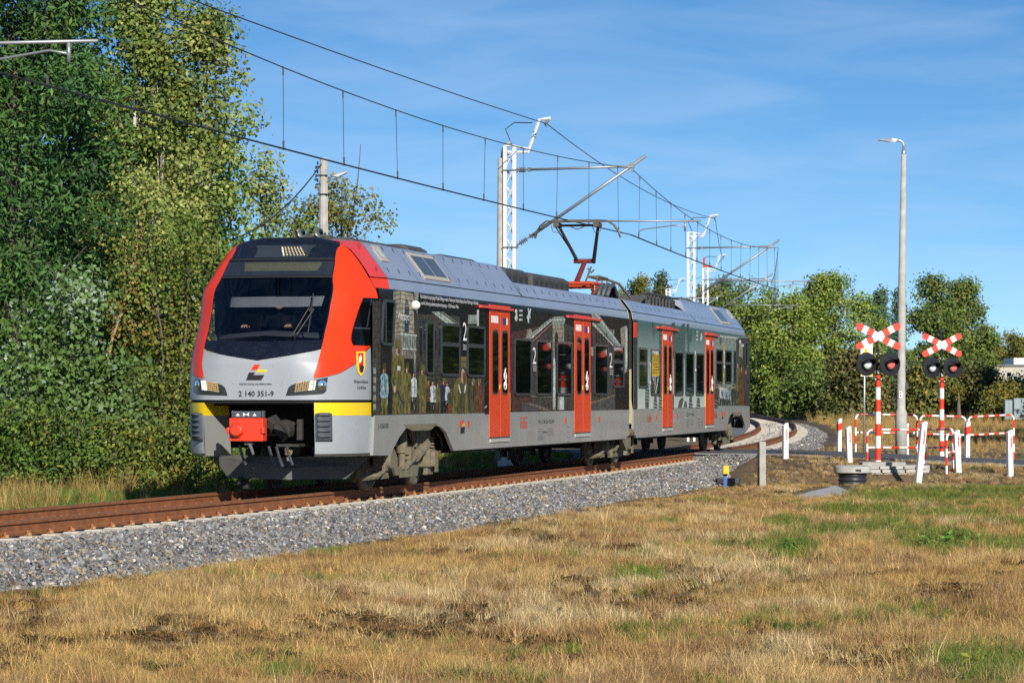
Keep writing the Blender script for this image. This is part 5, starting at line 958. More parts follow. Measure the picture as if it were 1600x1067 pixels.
b=MB(); b.box((-.03,-.112,80*k),(.09,.01,.17)); pl=b.build('number_plate',whp,g); b=MB(); b.box((-.03,-.119,82.5*k),(.05,.004,.035)); b.box((-.03,-.119,78*k),(.045,.004,.045)); b.build('plate_mark',blp,pl)
b=MB()
for yy,hh in ((552,.13),(578,.12),(604,.22)): b.lathe([(.0,-.015),(hh*.5,-.012),(hh*.5,.012),(0,.015)],10,0,(.10,-.05,(696-yy)*k),'y')
b.build('dark_disc',mat('disc_dark',(.03,.04,.04),.6),g)  # small dark discs along the right edge of the post
# high-voltage sign
p=P3(1350,699,85.0); g=empty('warning_sign',p,'white and yellow high-voltage board on a thin grey pole, half hidden by the nearer signal','sign'); k=85/FPX
b=MB(); b.cyl((0,0,-.3),(.02,0,165*k),.028,10); b.build('pole',galv,g,True)
b=MB(); b.b2((-.095,-.04,111*k),(.235,-.025,163*k)); b.build('board',whp,g); ym=mat('sign_yellow',(.80,.52,.01),.45)
b=MB(); b.prism([(-.035,-.046,148*k),(.125,-.046,148*k),(.045,-.046,156*k+.01)],(0,.005,0)); b.b2((-.09,-.046,131*k),(.23,-.041,144*k)); b.b2((-.09,-.046,112*k),(.23,-.041,120*k)); b.build('warning_panel',ym,g)
b=MB(); b.prism([(.05,-.05,155*k),(.03,-.05,152*k),(.045,-.05,152*k),(.035,-.05,149.2*k),(.062,-.05,152.6*k),(.048,-.05,152.6*k),(.062,-.05,155*k)],(0,.003,0))
for i in range(3): b.b2((-.05,-.05,(133+i*3.4)*k),(.19,-.047,(134.4+i*3.4)*k))
b.build('warning_mark',blp,g)
# concrete slab, stacked edging, well, pipe, apron
p=P3(1378,724,73.9); g=empty('signal_foundation',p,'cracked concrete foundation slab with stacked edging under the nearer signal','foundation')
b=MB(); b.box((0,0,-.10),(1.05,.9,.28)); b.box((.80,-.1,-.12),(.7,.8,.18)); b.build('slab',con,g,bevel=.02)
for i in range(6):
    for j in range(5):
        b=MB(); w=.27; b.box((0,0,0),(w-.012,.22,.075)); o_=b.build('edging_block',con2 if (i+j)%3 else con,g,bevel=.008); o_.location=(-.30+j*.29+.035*i+rng.uniform(-.01,.01),-.60-.09*i,-.10-.082*i); o_.rotation_euler=(rng.uniform(-.02,.02)-.15,rng.uniform(-.03,.03),rng.uniform(-.04,.04)+.12)
p=P3(1332,760,71.2); g=empty('drain_well',p,'round concrete well cover on a black corrugated pipe in the dry ditch','well')
b=MB(); b.lathe([(.001,.50),(.30,.50),(.33,.485),(.36,.485),(.42,.47),(.43,.44),(.43,.33),(.40,.31),(.30,.31)],36,0); b.build('cover_ring',con2,g,True,auto=True); b=MB(); b.lathe([(.0,.505),(.24,.505),(.245,.498)],24); b.build('lid',con,g); b=MB(); b.box((.09,-.432,.39),(.13,.012,.05)); b.build('ring_mark',blp,g)
b=MB(); pr=[]; 
for i in range(7): pr+=[(.31,.31-i*.105),(.335,.29-i*.105),(.335,.245-i*.105),(.31,.225-i*.105)]
b.lathe(pr,36); b.build('corrugated_pipe',mat('pipe_black',(.025,.027,.032),.42),g,True)
ap=[(1240,776),(1262,768),(1290,762),(1305,757.5),(1318,763),(1332,769),(1318,771),(1290,774),(1262,779)]
b=MB(); ps=[]
for x,y in ap:
    Yq=66.
    for _ in range(30): Yq=.5*Yq+.5*FPX*(CH-.035-gz((x-800)/FPX*Yq,Yq))/(y-HY)
    ps.append(P3(x,y,Yq))
b.prism(ps,(0,0,-.12)); tag(b.build('concrete_apron',con2,bevel=.01),'flat broken slab of pale concrete lying in the dry grass by the well','slab')
p=P3(1190,757,68.2); g=empty('boundary_post',p,'short square grey concrete post beside the ballast','post',rz=.3); b=MB(); b.box((0,0,.30),(.155,.155,1.32)); b.build('shaft',con,g,bevel=.014); b=MB(); b.b2((-.082,-.06,.02),(-.076,-.03,.4)); b.build('groove',dark,g)
p=P3(1133,757,69.2); g=empty('cable_marker',p,'small blue stake with yellow cap at the foot of the ballast','marker'); b=MB(); b.box((0,0,.1),(.075,.06,.5)); b.build('stake',mat('stake_blue',(.03,.10,.36),.5),g); b=MB(); b.box((.02,0,.335),(.13,.10,.19)); b.build('cap',mat('cap_yellow',(.80,.46,.01),.45),g,bevel=.012); b=MB(); b.b2((-.05,-.03,.2),(.05,.03,.25)); b.build('collar',blk2,g)
p=P3(1138,757,70.0); g=empty('rubber_mat',p,'low black ribbed rubber block lying behind the blue stake','rubber block'); b=MB(); b.b2((-.28,-.1,.02),(.26,.16,.15)); b.build('body',blk2,g,bevel=.015); b=MB()
for i in range(3): b.b2((.02,-.108,.045+i*.035),(.24,-.1,.06+i*.035))
b.build('rib',rub,g)
q=trk(121,-.15,0); b=MB(); b.box((q[0],q[1],q[2]-.06),(.2,.16,.16)); b.box((q[0],q[1],q[2]+.03),(.24,.20,.02)); tag(b.build('track_box',con2,bevel=.01),'small pale box fixed between the rails beyond the crossing','box')
# ================================================================== OVERHEAD LINE
whm=mat('mast_white',(.64,.655,.67),.5,nz=(3,.05),dirt=(6,.12,(.45,.42,.38))); wire=mat('wire_dark',(.035,.04,.042),.5,metal=.3); tubm=mat('cantilever_tube',(.30,.32,.33),.45,metal=.5)
def mast(Y,label,concrete,seen=True,box=False,plain=False):
    c=trk(Y,0); h=float(HD(Y)); q=math.sqrt(1+h*h); n=np.array([1/q,-h/q,0]); u=np.array([h/q,1/q,0]); zb=float(ZT(Y)); T=lambda P: np.stack([P[:,0]*n[0]+P[:,1]*u[0],P[:,0]*n[1]+P[:,1]*u[1],P[:,2]],1)   # x: across the track from its centre, y: along
    g=empty('catenary_mast',c,label,'catenary mast','overhead line masts beside the track'); X0=-3.0; TOP=7.44; 
    b=MB(T)
    for sx in (-.115,.115): b.b2((X0+sx-.045,-.06,-.5),(X0+sx+.045,.06,TOP))
    b.b2((X0-.14,-.07,TOP-.02),(X0+.14,.07,TOP+.015)); b.build('lattice_leg',whm,g)
    b=MB(T); z=.2; i=0
    while z<TOP-.5:
        for s_ in (1,-1):
            d=np.array([.20*s_,0,.42]); d/=np.linalg.norm(d); A=np.array([X0-.1*s_,-.05*s_,z]); B=np.array([X0+.1*s_,-.05*s_,z+.42]); b.tube([A,B],.016,4)
        z+=.42
    b.build('lattice_bracing',whm,g)
    if concrete:
     b=MB(T); b.b2((X0-.26,-.2,-.42),(X0+.26,.2,-.12)); b.b2((X0-.2,-.09,-.12),(X0-.12,.09,.25)); b.b2((X0+.12,-.09,-.12),(X0+.2,.09,.25)); b.build('base_plate',whm if concrete else con,g)
    if concrete:
        b=MB(T); b.tube([(X0-.25,.12,-.6),(X0-.21,.12,7.15)],[.15,.115],14); b.tube([(X0-.21,.12,7.15),(X0-.20,.12,7.4),(X0-.12,.1,7.5),(X0,.0,7.52)],[.05,.03,.03,.03],8); b.build('concrete_post',con2,g,True)
    b=MB(T); b.tube([(X0-.05,0,7.28),(X0+.44,0,7.28),(X0+.72,0,8.05),(X0+1.0,0,8.08)],.045,6); b.tube([(X0+.1,0,7.42),(X0+.45,0,7.36)],.03,5); b.build('feeder_bracket',whm,g)
    b=MB(T); b.tube([(X0+.95,0,8.06),(X0+.86,0,7.95),(X0+.9,0,7.9)],.04,6); b.lathe([(.02,-.1),(.05,-.08),(.02,-.05),(.05,-.02),(.02,.01),(.05,.04),(.02,.07)],8,0,(X0+.60,0,7.72),'z'); b.build('feeder_clamp',tubm,g)
    b=MB(T); b.tube([(X0+.55,.0,7.98),(X0+.1,.05,8.0),(X0-.12,.05,7.85),(X0+.02,.05,7.5),(X0+.05,.03,7.40)],.014,5); b.build('jumper',wire,g)
    b=MB(T); b.tube([(X0+.45,0,6.86),(-.05,0,6.90)],.030,8); b.tube([(X0+.5,0,5.25),(.30,0,7.14)],.038,8); b.tube([(X0+1.13,0,5.62),(1.62,0,5.58)],.022,8)
    b.tube([(1.25,0,5.58),(1.25,0,5.34)],.025,6); b.tube([(1.25,0,5.44),(1.0,.02,5.49),(.25,.05,5.40),(.14,.05,5.36),(.12,.05,5.26)],.017,6); b.build('cantilever',tubm,g,True)
    b=MB(T)
    for A,B in (((X0+.1,0,6.85),(X0+.5,0,6.86)),((X0+.1,0,5.0),(X0+.55,0,5.29))):
        A=np.array(A);B=np.array(B)
        b.tube([A,B],.018,6)
        for t in (.35,.45,.55,.65): C_=A+(B-A)*t; D=(B-A)/np.linalg.norm(B-A)*.012; b.tube([C_-D,C_+D],.06,8)
        for t in (.12,.92): C_=A+(B-A)*t; b.box(C_,(.09,.06,.10))
    for zz in (6.85,5.0): b.box((X0,0,zz),(.34,.16,.03))
    b.build('insulator',mat('insulator_grey',(.12,.13,.14),.4),g)
    b=MB(T); b.box((-.02,0,6.93),(.10,.08,.14)); b.box((-.02,0,6.82),(.05,.05,.14)); b.build('wire_clamp',tubm,g)
    if box: b=MB(T); b.b2((X0-.12,-.1,7.46),(X0-.02,.1,7.95)); b.b2((X0-.02,-.08,7.46),(X0+.35,.08,7.56)); b.build('switch_box',mat('switch_red',(.40,.04,.03),.5),g)
    return g
MY=[36.0,72.7,114.0,150.0,185.0,222.,262.]
mast(36.0,'mast at the left edge of the photo, only its cantilever tube showing before the trees',False)
mast(72.7,'tall white lattice mast with round concrete post, rising right behind the train roof',True)
mast(114.0,'white lattice mast beyond the pantograph, second of the row',False)
mast(150.0,'white lattice mast with a red box on its top, third of the row',False,box=True)
mast(185.0,'small distant mast with short white bracket, before the dark trees',False)
ST=[.28,-.05,.25,.2,.2,.2,.2]
ow=empty('overhead_line',(0,0,0),'double contact wire hung by thin droppers from a sagging carrier cable above the track','overhead wire')
sup=[trk(y,s_,0) for y,s_ in zip([-1.0]+MY,[.2]+ST)]
for off in (-.022,.022):
    b=MB()
    for a,c in zip(sup[:-1],sup[1:]): t=np.linspace(0,1,9)[:,None]; P=a+(c-a)*t; P[:,0]+=off; P[:,2]+=5.27-.06*(4*t*(1-t))[:,0]; b.tube(P,.009,5)
    b.build('contact_wire',wire,ow)
b=MB(); dr=MB(); fit=MB()
for a,c in zip(sup[:-1],sup[1:]):
    a2,c2=a.copy(),c.copy(); t=np.linspace(0,1,25)[:,None]; L=np.linalg.norm(c-a); sg_=.46*(L/37)**2 if L<45 else .5; P=a2+(c2-a2)*t; P[:,2]+=6.86-sg_*(4*t*(1-t))[:,0]; b.tube(P,.0095,6)
    for tt in (np.arange(int(L/3.1))+.5)/int(L/3.1):
        A=a+(c-a)*tt; zt_=6.86-sg_*4*tt*(1-tt); zb_=5.27-.06*4*tt*(1-tt); j=rng.uniform(-.05,.05); dr.tube([A+(0,0,zt_),A+(j*.3,j,(zt_*.5+zb_*.5)),A+(j*.6,j*2,zb_)],.0048,4); fit.box(A+(0,0,zt_-.05),(.025,.025,.13)); fit.box(A+(j*.6,j*2,zb_+.05),(.03,.03,.14))
b.build('carrier_cable',wire,ow); tag(dr.build('dropper',wire,ow),kind='stuff'); tag(fit.build('dropper_clip',wire,ow),kind='stuff')
b=MB(); fs=[trk(y,-2.1,0) for y in [-1.]+MY]
for i_,(a,c) in enumerate(zip(fs[:-1],fs[1:])): t=np.linspace(0,1,25)[:,None]; P=a+(c-a)*t; P[:,2]+=7.95-(.12 if i_<2 else .36)*(4*t*(1-t))[:,0]; b.tube(P,.011,6)
tag(b.build('feeder_wire',wire),'single black feeder wire strung along the tips of the mast brackets','feeder wire')
# utility pole behind the train
Yp=92.; p=P3(505,640,Yp); p[2]=-.4; g=empty('utility_pole',p,'grey concrete utility pole with a small street lamp, standing before the trees behind the cab','pole'); zt_=CH+(617-247)*Yp/FPX+.4
b=MB(); b.tube([(0,0,-.5),(0,0,zt_)],[.20,.105],10); b.prism([(.03,-.02,0),(.2,-.02,0),(.125,-.02,zt_),(.05,-.02,zt_)],(0,.1,0)); b.build('post',con2,g); b=MB(); b.tube([(.1,0,zt_-.75),(.3,-.1,zt_-.52)],.03,6); b.build('arm',galv,g); b=MB(); b.prism([(.24,-.14,zt_-.56),(.45,-.14,zt_-.46),(.74,-.14,zt_-.40),(.72,-.14,zt_-.46),(.45,-.14,zt_-.60)],(0,.2,0)); b.build('lamp_head',galv,g,bevel=.02)
b=MB()
for i in range(5): b.box((-.14-.06*(i%2),-.12,zt_-.28-.13*i),(.12,.10,.05)); b.cyl((-.16-.05*(i%2),-.12,zt_-.22-.13*i),(-.16-.05*(i%2),-.12,zt_-.12-.13*i),.025,6)
b.box((0,0,zt_-.53),(.26,.26,.04)); b.box((0,0,zt_-1.1),(.28,.28,.04)); b.build('wire_fitting',blk2,g)
b=MB(); A=p+np.array([-.05,-.1,zt_-.2]); B=P3(330,382,80.); t=np.linspace(0,1,12)[:,None]; P=A+(B-A)*t; P[:,2]-=.5*(4*t*(1-t))[:,0]; b.tube(P,.022,6); tag(b.build('aerial_cable',wire),'thick black cable running down from the utility pole into the trees','cable')
# building, cabinets, red boards
Yb=235.; bld=empty('low_building',P3(1552,640,Yb),'pale flat-roofed building half hidden by bushes at the right edge','building'); k=Yb/FPX; o0=P3(1552,640,Yb)
wal=mat('render_wall',(.46,.43,.36),.9,nz=(.6,.10),dirt=(1.2,.3,(.30,.28,.24)))
h1=(640-572)*k; b=MB(); b.b2((0,0,-1.5),(16,9,h1)); b.build('wall',wal,bld); b=MB(); b.b2((-.15,-.15,h1),(16.1,9.1,h1+.14)); b.build('roof',mat('roof_felt',(.16,.17,.18),.8),bld); b=MB(); b.b2((1.75,1,h1+.14),(8,6,h1+.14+.50)); b.build('parapet',whp,bld)
for xx in (1.05,5.,8.): 
    b=MB(); b.b2((xx,-.02,h1-.80),(xx+.33,.02,h1-.48)); w=b.build('window',frm,bld); b=MB(); b.b2((xx+.03,-.03,h1-.77),(xx+.30,-.02,h1-.51)); b.build('pane',gls,w)
Yc=150.; 
for x0,x1,yt,lb in ((1570,1582,625,'narrow grey-green cabinet among the bushes, left of its wider twin'),(1584,1606,622,'wide grey-green cabinet among the bushes at the right edge')):
    p=P3(x0,646,Yc); k=Yc/FPX; g=empty('switch_cabinet',p,lb,'cabinet','grey-green cabinets by the bushes'); w=(x1-x0)*k; h=(646-yt)*k; b=MB(); b.b2((0,0,-.3),(w,.5,h)); b.build('body',mat('cabinet_green',(.20,.27,.28),.5,nz=(3,.1)),g,bevel=.02); b=MB()
    for i in range(2): b.b2((.04+i*w/2,-.012,.08),(w/2-.02+i*w/2,0,h-.06))
    b.build('door',mat('cabinet_door',(.24,.31,.32),.5),g)
p=P3(1417,634,165.); g=empty('red_fence',p,'short dark red board fence behind the lamp post','fence'); k=165/FPX
for i in range(6): b=MB(); b.box((i*.085*1.0,0,.25),(.07,.03,.75)); b.build('board',mat('fence_red',(.16,.025,.035),.7,nz=(4,.3)),g)
for zz in (.1,.45): b=MB(); b.box((.22,.03,zz),(.55,.03,.05)); b.build('fence_bar',MATS['fence_red'],g)
# ================================================================== TREES
barkb=mat('bark_grey',(.12,.10,.075),.9,nz=(6,.4),bump=(20,.6)); birch=mat('bark_birch',(.52,.48,.42),.8,nz=(9,.3),dirt=(3.5,.8,(.05,.04,.035)),bump=(18,.3)); barkw=mat('bark_orange',(.42,.25,.12),.8,nz=(7,.35),bump=(18,.4)); barkp=mat('bark_pine',(.16,.10,.06),.9,nz=(6,.4))
leafm=mat('leaf',rough=.55,attr=('col','GEOMETRY'),transl=.32,spec=.3); needle=mat('needle',rough=.7,attr=('col','GEOMETRY'),transl=.12,spec=.15)
def leaves(P,Cn,col,l,ar,up,r_,droop=0,fold=.25):
    n=len(P); N=r_.normal(size=(n,3))*.55+np.array([.05,-.25,up])+Cn*1.0; N/=np.linalg.norm(N,axis=1,keepdims=True); D=np.cross(N,r_.normal(size=(n,3))); D/=np.linalg.norm(D,axis=1,keepdims=True)+1e-9; D[:,2]-=droop; D/=np.linalg.norm(D,axis=1,keepdims=True); Wd=np.cross(N,D); Wd/=np.linalg.norm(Wd,axis=1,keepdims=True)+1e-9
    l=(l*r_.uniform(.6,1.35,n))[:,None]; V=np.stack([P-D*l*.5,P-D*l*.02+Wd*l*ar*.5+N*l*fold*.3,P+D*l*.5,P-D*l*.02-Wd*l*ar*.5+N*l*fold*.3],1).reshape(-1,3); k=np.arange(n)*4
    F=np.concatenate([np.stack([k,k+1,k+2],1),np.stack([k,k+2,k+3],1)]); return V,F,np.concatenate([col,col])
PAL_={'locust':[((.058,.14,.034),5),((.08,.17,.038),4),((.032,.085,.026),3),((.12,.19,.04),1.2)],'birch':[((.23,.29,.065),5),((.17,.23,.045),5),((.35,.37,.11),3),((.09,.14,.03),3),((.32,.24,.05),.4)],
 'poplar':[((.11,.19,.04),6),((.26,.34,.22),.9),((.13,.21,.06),5),((.22,.30,.19),1.2)],'bush':[((.09,.17,.03),5),((.15,.22,.035),4),((.05,.10,.02),4),((.26,.24,.04),.8)],'gold':[((.17,.21,.04),5),((.24,.24,.045),3),((.32,.22,.04),.9),((.10,.15,.03),5)],
 'autumn':[((.17,.19,.05),4),((.26,.22,.055),3),((.11,.14,.035),4),((.36,.22,.04),.8)],'oak':[((.20,.28,.045),5),((.28,.35,.065),4),((.11,.17,.03),4),((.33,.35,.08),2)],'oakdark':[((.13,.19,.038),5),((.18,.24,.05),4),((.075,.12,.028),4),((.22,.16,.035),.7)],
 'brown':[((.20,.19,.055),4),((.15,.17,.045),4),((.15,.11,.04),2),((.06,.075,.02),3)],'pine':[((.07,.13,.07),4),((.11,.17,.10),3),((.04,.08,.045),3)],'spruce':[((.05,.09,.035),4),((.09,.11,.035),3),((.11,.075,.03),2)],'weedgreen':[((.14,.28,.04),5),((.20,.34,.06),3),((.08,.17,.03),3)],'weedyellow':[((.30,.32,.05),5),((.42,.36,.05),3),((.16,.22,.04),3)],'yellow':[((.24,.20,.035),4),((.16,.17,.035),3),((.10,.12,.03),3)]}
ENV={'round':hermite([(0,.35),(.2,.85),(.45,1),(.7,.85),(.9,.5),(1,.12)]),'column':hermite([(0,.6),(.15,.9),(.45,1),(.75,.65),(.92,.3),(1,.06)]),'bush':hermite([(0,.9),(.3,1),(.6,.85),(.85,.5),(1,.15)]),'cone':hermite([(0,1),(.15,.92),(.5,.55),(.85,.17),(1,.02)]),'spread':hermite([(0,.3),(.25,.8),(.55,1),(.8,.95),(.95,.6),(1,.25)])}
def tree(name,label,cat,px,py,Y,htop,rad,pal,env='round',cb=.15,ncl=60,nlf=8000,lf=.09,ar=.6,rc=.3,tr=.12,bark=None,lobes=0,seed=1,lean=(0,0),up=.35,group=None,base=None,droop=0,mat_=None,ry=.8,sparse=.0,shell=.55,stems=1,clbias=1.,trunk_vis=True):
    """px: column of the trunk in the photograph; py None = ground; htop: height above the foot; rad: crown radius"""
    r_=np.random.default_rng(seed); X=(px-800)/FPX*Y; zb=gz(X,Y) if base is None else base; g=empty(name,(X,Y,zb),label,cat,group)
    names,wt=zip(*PAL_[pal]); names=np.array(names); wt=np.array(wt,float)/sum(wt)
    b=MB(); C=[];
    tops=[(0.,0.,htop)] if stems==1 else [(r_.uniform(-.45,.45)*rad,r_.uniform(-.4,.4)*rad,htop*r_.uniform(.82,1.)) for _ in range(stems)]
    tp=[]
    for (sx,sy,hh) in tops:
        t=np.linspace(0,1,9); w_=np.cumsum(r_.normal(0,.012*htop,(9,2)),axis=0)*.6; w_[0]=0
        P=np.stack([sx*t**1.3+lean[0]*t**1.5+w_[:,0],sy*t**1.3+lean[1]*t**1.5+w_[:,1],hh*.97*t-.15],1); b.tube(P,tr*(1-.93*t)*(1 if stems==1 else .75)+.006,8); tp.append(P)
    LB=[]
    for q in range(lobes):
        t=cb+(1-cb)*((q+.5)/lobes*.86+.10); P=tp[q%len(tp)]; ax=np.array([np.interp(t,np.linspace(0,1,9),P[:,j]) for j in range(3)]); e=float(ENV[env](np.clip((t-cb)/(1-cb),0,1)))*rad; a=q*2.399+seed+r_.uniform(-.5,.5); rl=rad*r_.uniform(.30,.46)*(1.05-.35*t); rr=max(0,e-rl*.8)*r_.uniform(.75,1.15)
        LB.append((ax+np.array([rr*math.cos(a),rr*math.sin(a)*ry,0]),rl))
    for i in range(ncl):
        if LB and i<ncl*.93:
            c0,rl=LB[r_.integers(0,len(LB))]; dv=r_.normal(size=3); dv[2]=dv[2]*.8+.35; dv/=np.linalg.norm(dv); c=c0+dv*rl*r_.uniform(.75,1.12); c[2]=min(c[2],htop*r_.uniform(.96,1.02)); c[2]=max(c[2],.06*htop); C.append(c); rb=max(.012,tr*.2); P=tp[i%len(tp)]; tt=np.clip(c0[2]/htop-.2,.05,.9); A=np.array([np.interp(tt,np.linspace(0,1,9),P[:,j]) for j in range(3)]); b.tube([A,c0*.7+A*.3,c],[rb,rb*.6,rb*.2],4,cap=False); continue
        t=cb+(1-cb)*r_.random()**clbias; k=r_.integers(0,len(tp)); P=tp[k]; tt=(t-0)/(1); ax=np.array([np.interp(tt,np.linspace(0,1,9),P[:,j]) for j in range(3)]); e=float(ENV[env](np.clip((t-cb)/(1-cb),0,1)))*rad*(1 if stems==1 else .62)
        a=r_.uniform(0,6.283); rr=e*(shell+(1-shell)*r_.random()) if r_.random()<.8 else e*r_.random()*.7; lob=1+.22*math.sin(3*a+seed+4*t)+.12*math.sin(5*a+9*t+seed*2)
        c=ax+np.array([rr*math.cos(a)*lob,rr*math.sin(a)*ry*lob,0]); c[2]=min(c[2]+r_.normal(0,.02)*htop,htop); C.append(c)
        s_=max(0.03,tt-.12-.25*rr/htop); A=np.array([np.interp(s_,np.linspace(0,1,9),P[:,j]) for j in range(3)]); M=(A+c)/2+np.array([0,0,.05*htop*(.5-r_.random())+.03*htop]); rb=max(.010,tr*.32*(1-t*.7)); b.tube([A,M,c],[rb,rb*.65,rb*.25],5,cap=False)
        for _ in range(2): q=c+r_.normal(size=3)*rc*.9; b.tube([c*.6+M*.4,q],[rb*.35,rb*.12],4,cap=False)
    b.build('trunk',bark or barkb,g,True)
    C=np.array(C); sz=r_.uniform(.6,1.4,ncl); pr=sz**2/np.sum(sz**2); ci=r_.choice(ncl,nlf,p=pr); d=r_.normal(size=(nlf,3))*np.array([1,1,.72]); d=np.where(np.linalg.norm(d,axis=1,keepdims=True)>2.0,d*.6,d); Pt=C[ci]+d*(rc*sz[ci])[:,None]
    keep=Pt[:,2]>.02*htop; Pt=Pt[keep];ci=ci[keep];d=d[keep]; n=len(Pt)
    cc=r_.choice(len(names),ncl,p=wt); lc=np.where(r_.random(n)<.55,cc[ci],r_.choice(len(names),n,p=wt)); col=names[lc]*r_.uniform(.7,1.35,(n,1))*(.85+.3*r_.random(ncl))[ci][:,None]
    V,F,fc=leaves(Pt,d/2,col,lf,ar,up,r_,droop); me=bulk('crown',V,F,mat_ or leafm,fc); link('crown',me,g); return g
def dup(root,x,y,rz,sc,label,group=None):
    r=root.copy(); COL.objects.link(r); r.location=(x,y,gz(x,y)); r.rotation_euler=(0,0,rz); r.scale=(sc,)*3; r['label']=label
    if group: r['group']=group
    for c in root.children: k=c.copy(); COL.objects.link(k); k.parent=r
    return r
LT='trees and bushes left of the track'; RT='trees beyond the level crossing'
# left of the track
A=tree('locust_tree','large dark green feathery tree at the left edge, leaves in drooping fronds','tree',22,None,63,11.6,2.45,'locust','spread',.06,100,46000,.16,.34,.44,.14,seed=3,up=.5,droop=.35,group=LT,lean=(.15,0))
tree('birch_tree','tall birch with pale trunk, nearest to the dark feathery tree','tree',186,None,64.5,12.2,1.0,'birch','column',.12,70,18000,.10,.75,.27,.09,birch,seed=11,group=LT,shell=.35)
tree('birch_tree','middle birch of the tall clump, white trunk showing among yellow-green leaves','tree',232,None,64,11.6,1.1,'birch','column',.10,70,18000,.10,.72,.26,.085,birch,seed=12,group=LT,shell=.35,lean=(.3,0))
tree('birch_tree','rightmost tall birch, its thin top twigs reaching out against the sky','tree',272,None,65,10.2,1.45,'birch','column',.08,85,27000,.10,.75,.29,.085,birch,seed=13,group=LT,shell=.4,lean=(.25,0))
tree('birch_sapling','young birch with bare orange leaning trunk in front of the clump','tree',150,None,59.5,6.2,.75,'birch','column',.60,22,2200,.08,.7,.22,.045,barkw,seed=14,group=LT,lean=(.95,0),shell=.3)
tree('poplar_bush','silver-leaved white poplar bush at the left edge, pale undersides showing','bush',75,None,57,4.5,1.9,'poplar','bush',.06,60,9500,.105,.72,.34,.05,seed=15,group=LT,stems=4,shell=.5)
tree('poplar_bush','small silver-leaved poplar bush right of the larger one','bush',175,None,56.5,3.2,1.0,'poplar','bush',.06,36,4200,.10,.72,.26,.04,seed=16,group=LT,stems=3,shell=.5)
tree('golden_bush','tall yellowing bush in front of the birches, beside the train cab','bush',262,None,60,5.6,1.35,'gold','bush',.05,60,11000,.085,.65,.28,.05,seed=17,group=LT,stems=4,shell=.45)
tree('green_bush','fresh green bush close against the left side of the train front','bush',325,None,61.5,5.9,1.2,'bush','bush',.05,55,10000,.09,.65,.28,.05,seed=18,group=LT,stems=4,shell=.45)
for i,(x,Y,h,r,pl,lb) in enumerate(((8,54.5,1.9,1.1,'bush','low green bush at the left edge by the grass verge'),(105,55,1.7,1.0,'bush','low dense bush under the silver poplar'),(185,55.5,1.5,.9,'gold','low yellowish bush beside the verge'),(262,57,1.7,1.0,'gold','low golden bush nearer to the train'),(318,59,1.6,.8,'bush','low bush right next to the train coupler'))): tree('low_bush',lb,'bush',x,None,Y,h,r,pl,'bush',.03,34,4600,.085,.6,.22,.03,seed=30+i,group=LT,stems=4,shell=.5)
D1=tree('dark_tree','dense dark tree filling the gap behind the silver poplar','tree',110,None,72,9.5,2.6,'locust','round',.1,60,14000,.20,.55,.6,.12,seed=21,group=LT)
dup(D1,*((235-800)/FPX*75,75),1.2,.92,'dense dark tree behind the middle birch'); dup(D1,*((330-800)/FPX*78,78),2.3,.84,'dense dark tree behind the rightmost birch'); dup(D1,*((-30-800)/FPX*74,74),3.3,1.,'dense dark tree behind the feathery tree at the edge')
tree('autumn_tree','thin-topped yellowing tree behind the utility pole','tree',520,None,100,10.3,2.1,'autumn','spread',.15,70,12000,.13,.7,.36,.10,seed=22,group=LT,stems=5,shell=.35)
tree('autumn_tree','greener half of the yellowing trees, left of the utility pole','tree',440,None,98,9.9,2.0,'birch','round',.12,60,11000,.14,.7,.38,.10,seed=23,group=LT,stems=3,shell=.4)
tree('autumn_tree','small tree of which a few twigs show above the roof by the white mast','tree',815,None,112,6.4,1.0,'birch','spread',.2,26,2200,.10,.7,.26,.06,seed=24,group=LT)
# beyond the crossing
def far(name,label,px,ytop,Y,rpx,pal,env='round',cat='tree',lobes=9,seed=1,n=8000,lf=.17,rc=.42,base=None,ncl=70,cb=.06,stems=1,**k):
    X=(px-800)/FPX*Y; z=gz(X,Y) if base is None else base; h=(CH+(HY-ytop)*Y/FPX-z)*(1.05 if lobes else 1); return tree(name,label,cat,px,None,Y,h,rpx*.98*Y/FPX,pal,env,cb,ncl,int(n*1.7),lf,.7,rc,.16,lobes=lobes,seed=seed,group=RT,stems=stems,base=base,**k)
O=far('oak_tree','broad sunlit oak behind the far track curve, largest crown at the right',1290,408,188,88,'oak','round',seed=41,n=17000,ncl=130,stems=3,lobes=15)
far('oak_tree','lower yellow-green tree leaning out over the track, left of the broad oak',1226,462,178,44,'oak','round',seed=42,n=9000,stems=2)
far('leafy_tree','tree directly behind the end of the train',1186,430,196,40,'oak','round',seed=43,n=7500,stems=2)
far('leafy_tree','tree seen between the two smaller masts',1145,440,204,40,'oakdark','round',seed=44,n=7000,stems=1)
far('leafy_tree','olive tree behind the white mast beyond the pantograph',1103,436,215,40,'autumn','round',seed=45,n=7000,stems=2)
far('leafy_tree','low rounded tree just above the train roof',1068,462,220,30,'oakdark','round',seed=46,n=4500)
SP_=far('spruce_tree','tallest dark spruce above the train roof',1036,419,228,24,'spruce','cone',seed=47,n=5200,lf=.3,rc=.45,ar=.35,mat_=needle,droop=.3,bark=barkp) if False else None
def spruce(label,px,ytop,Y,rpx,seed,pal='spruce'):
    X=(px-800)/FPX*Y; h=CH+(HY-ytop)*Y/FPX-gz(X,Y); return tree('spruce_tree',label,'tree',px,None,Y,h,rpx*Y/FPX,pal,'cone',.08,90,5200,.30,.35,.34,.14,barkp,seed=seed,group=RT,droop=.45,mat_=needle,up=.2,shell=.3)
spruce('tallest dark spruce above the train roof',1036,418,228,26,47); spruce('slim pale spruce left of the tallest one',1004,426,232,18,48,'yellow'); spruce('small brownish spruce, leftmost of the three',989,440,235,13,49)
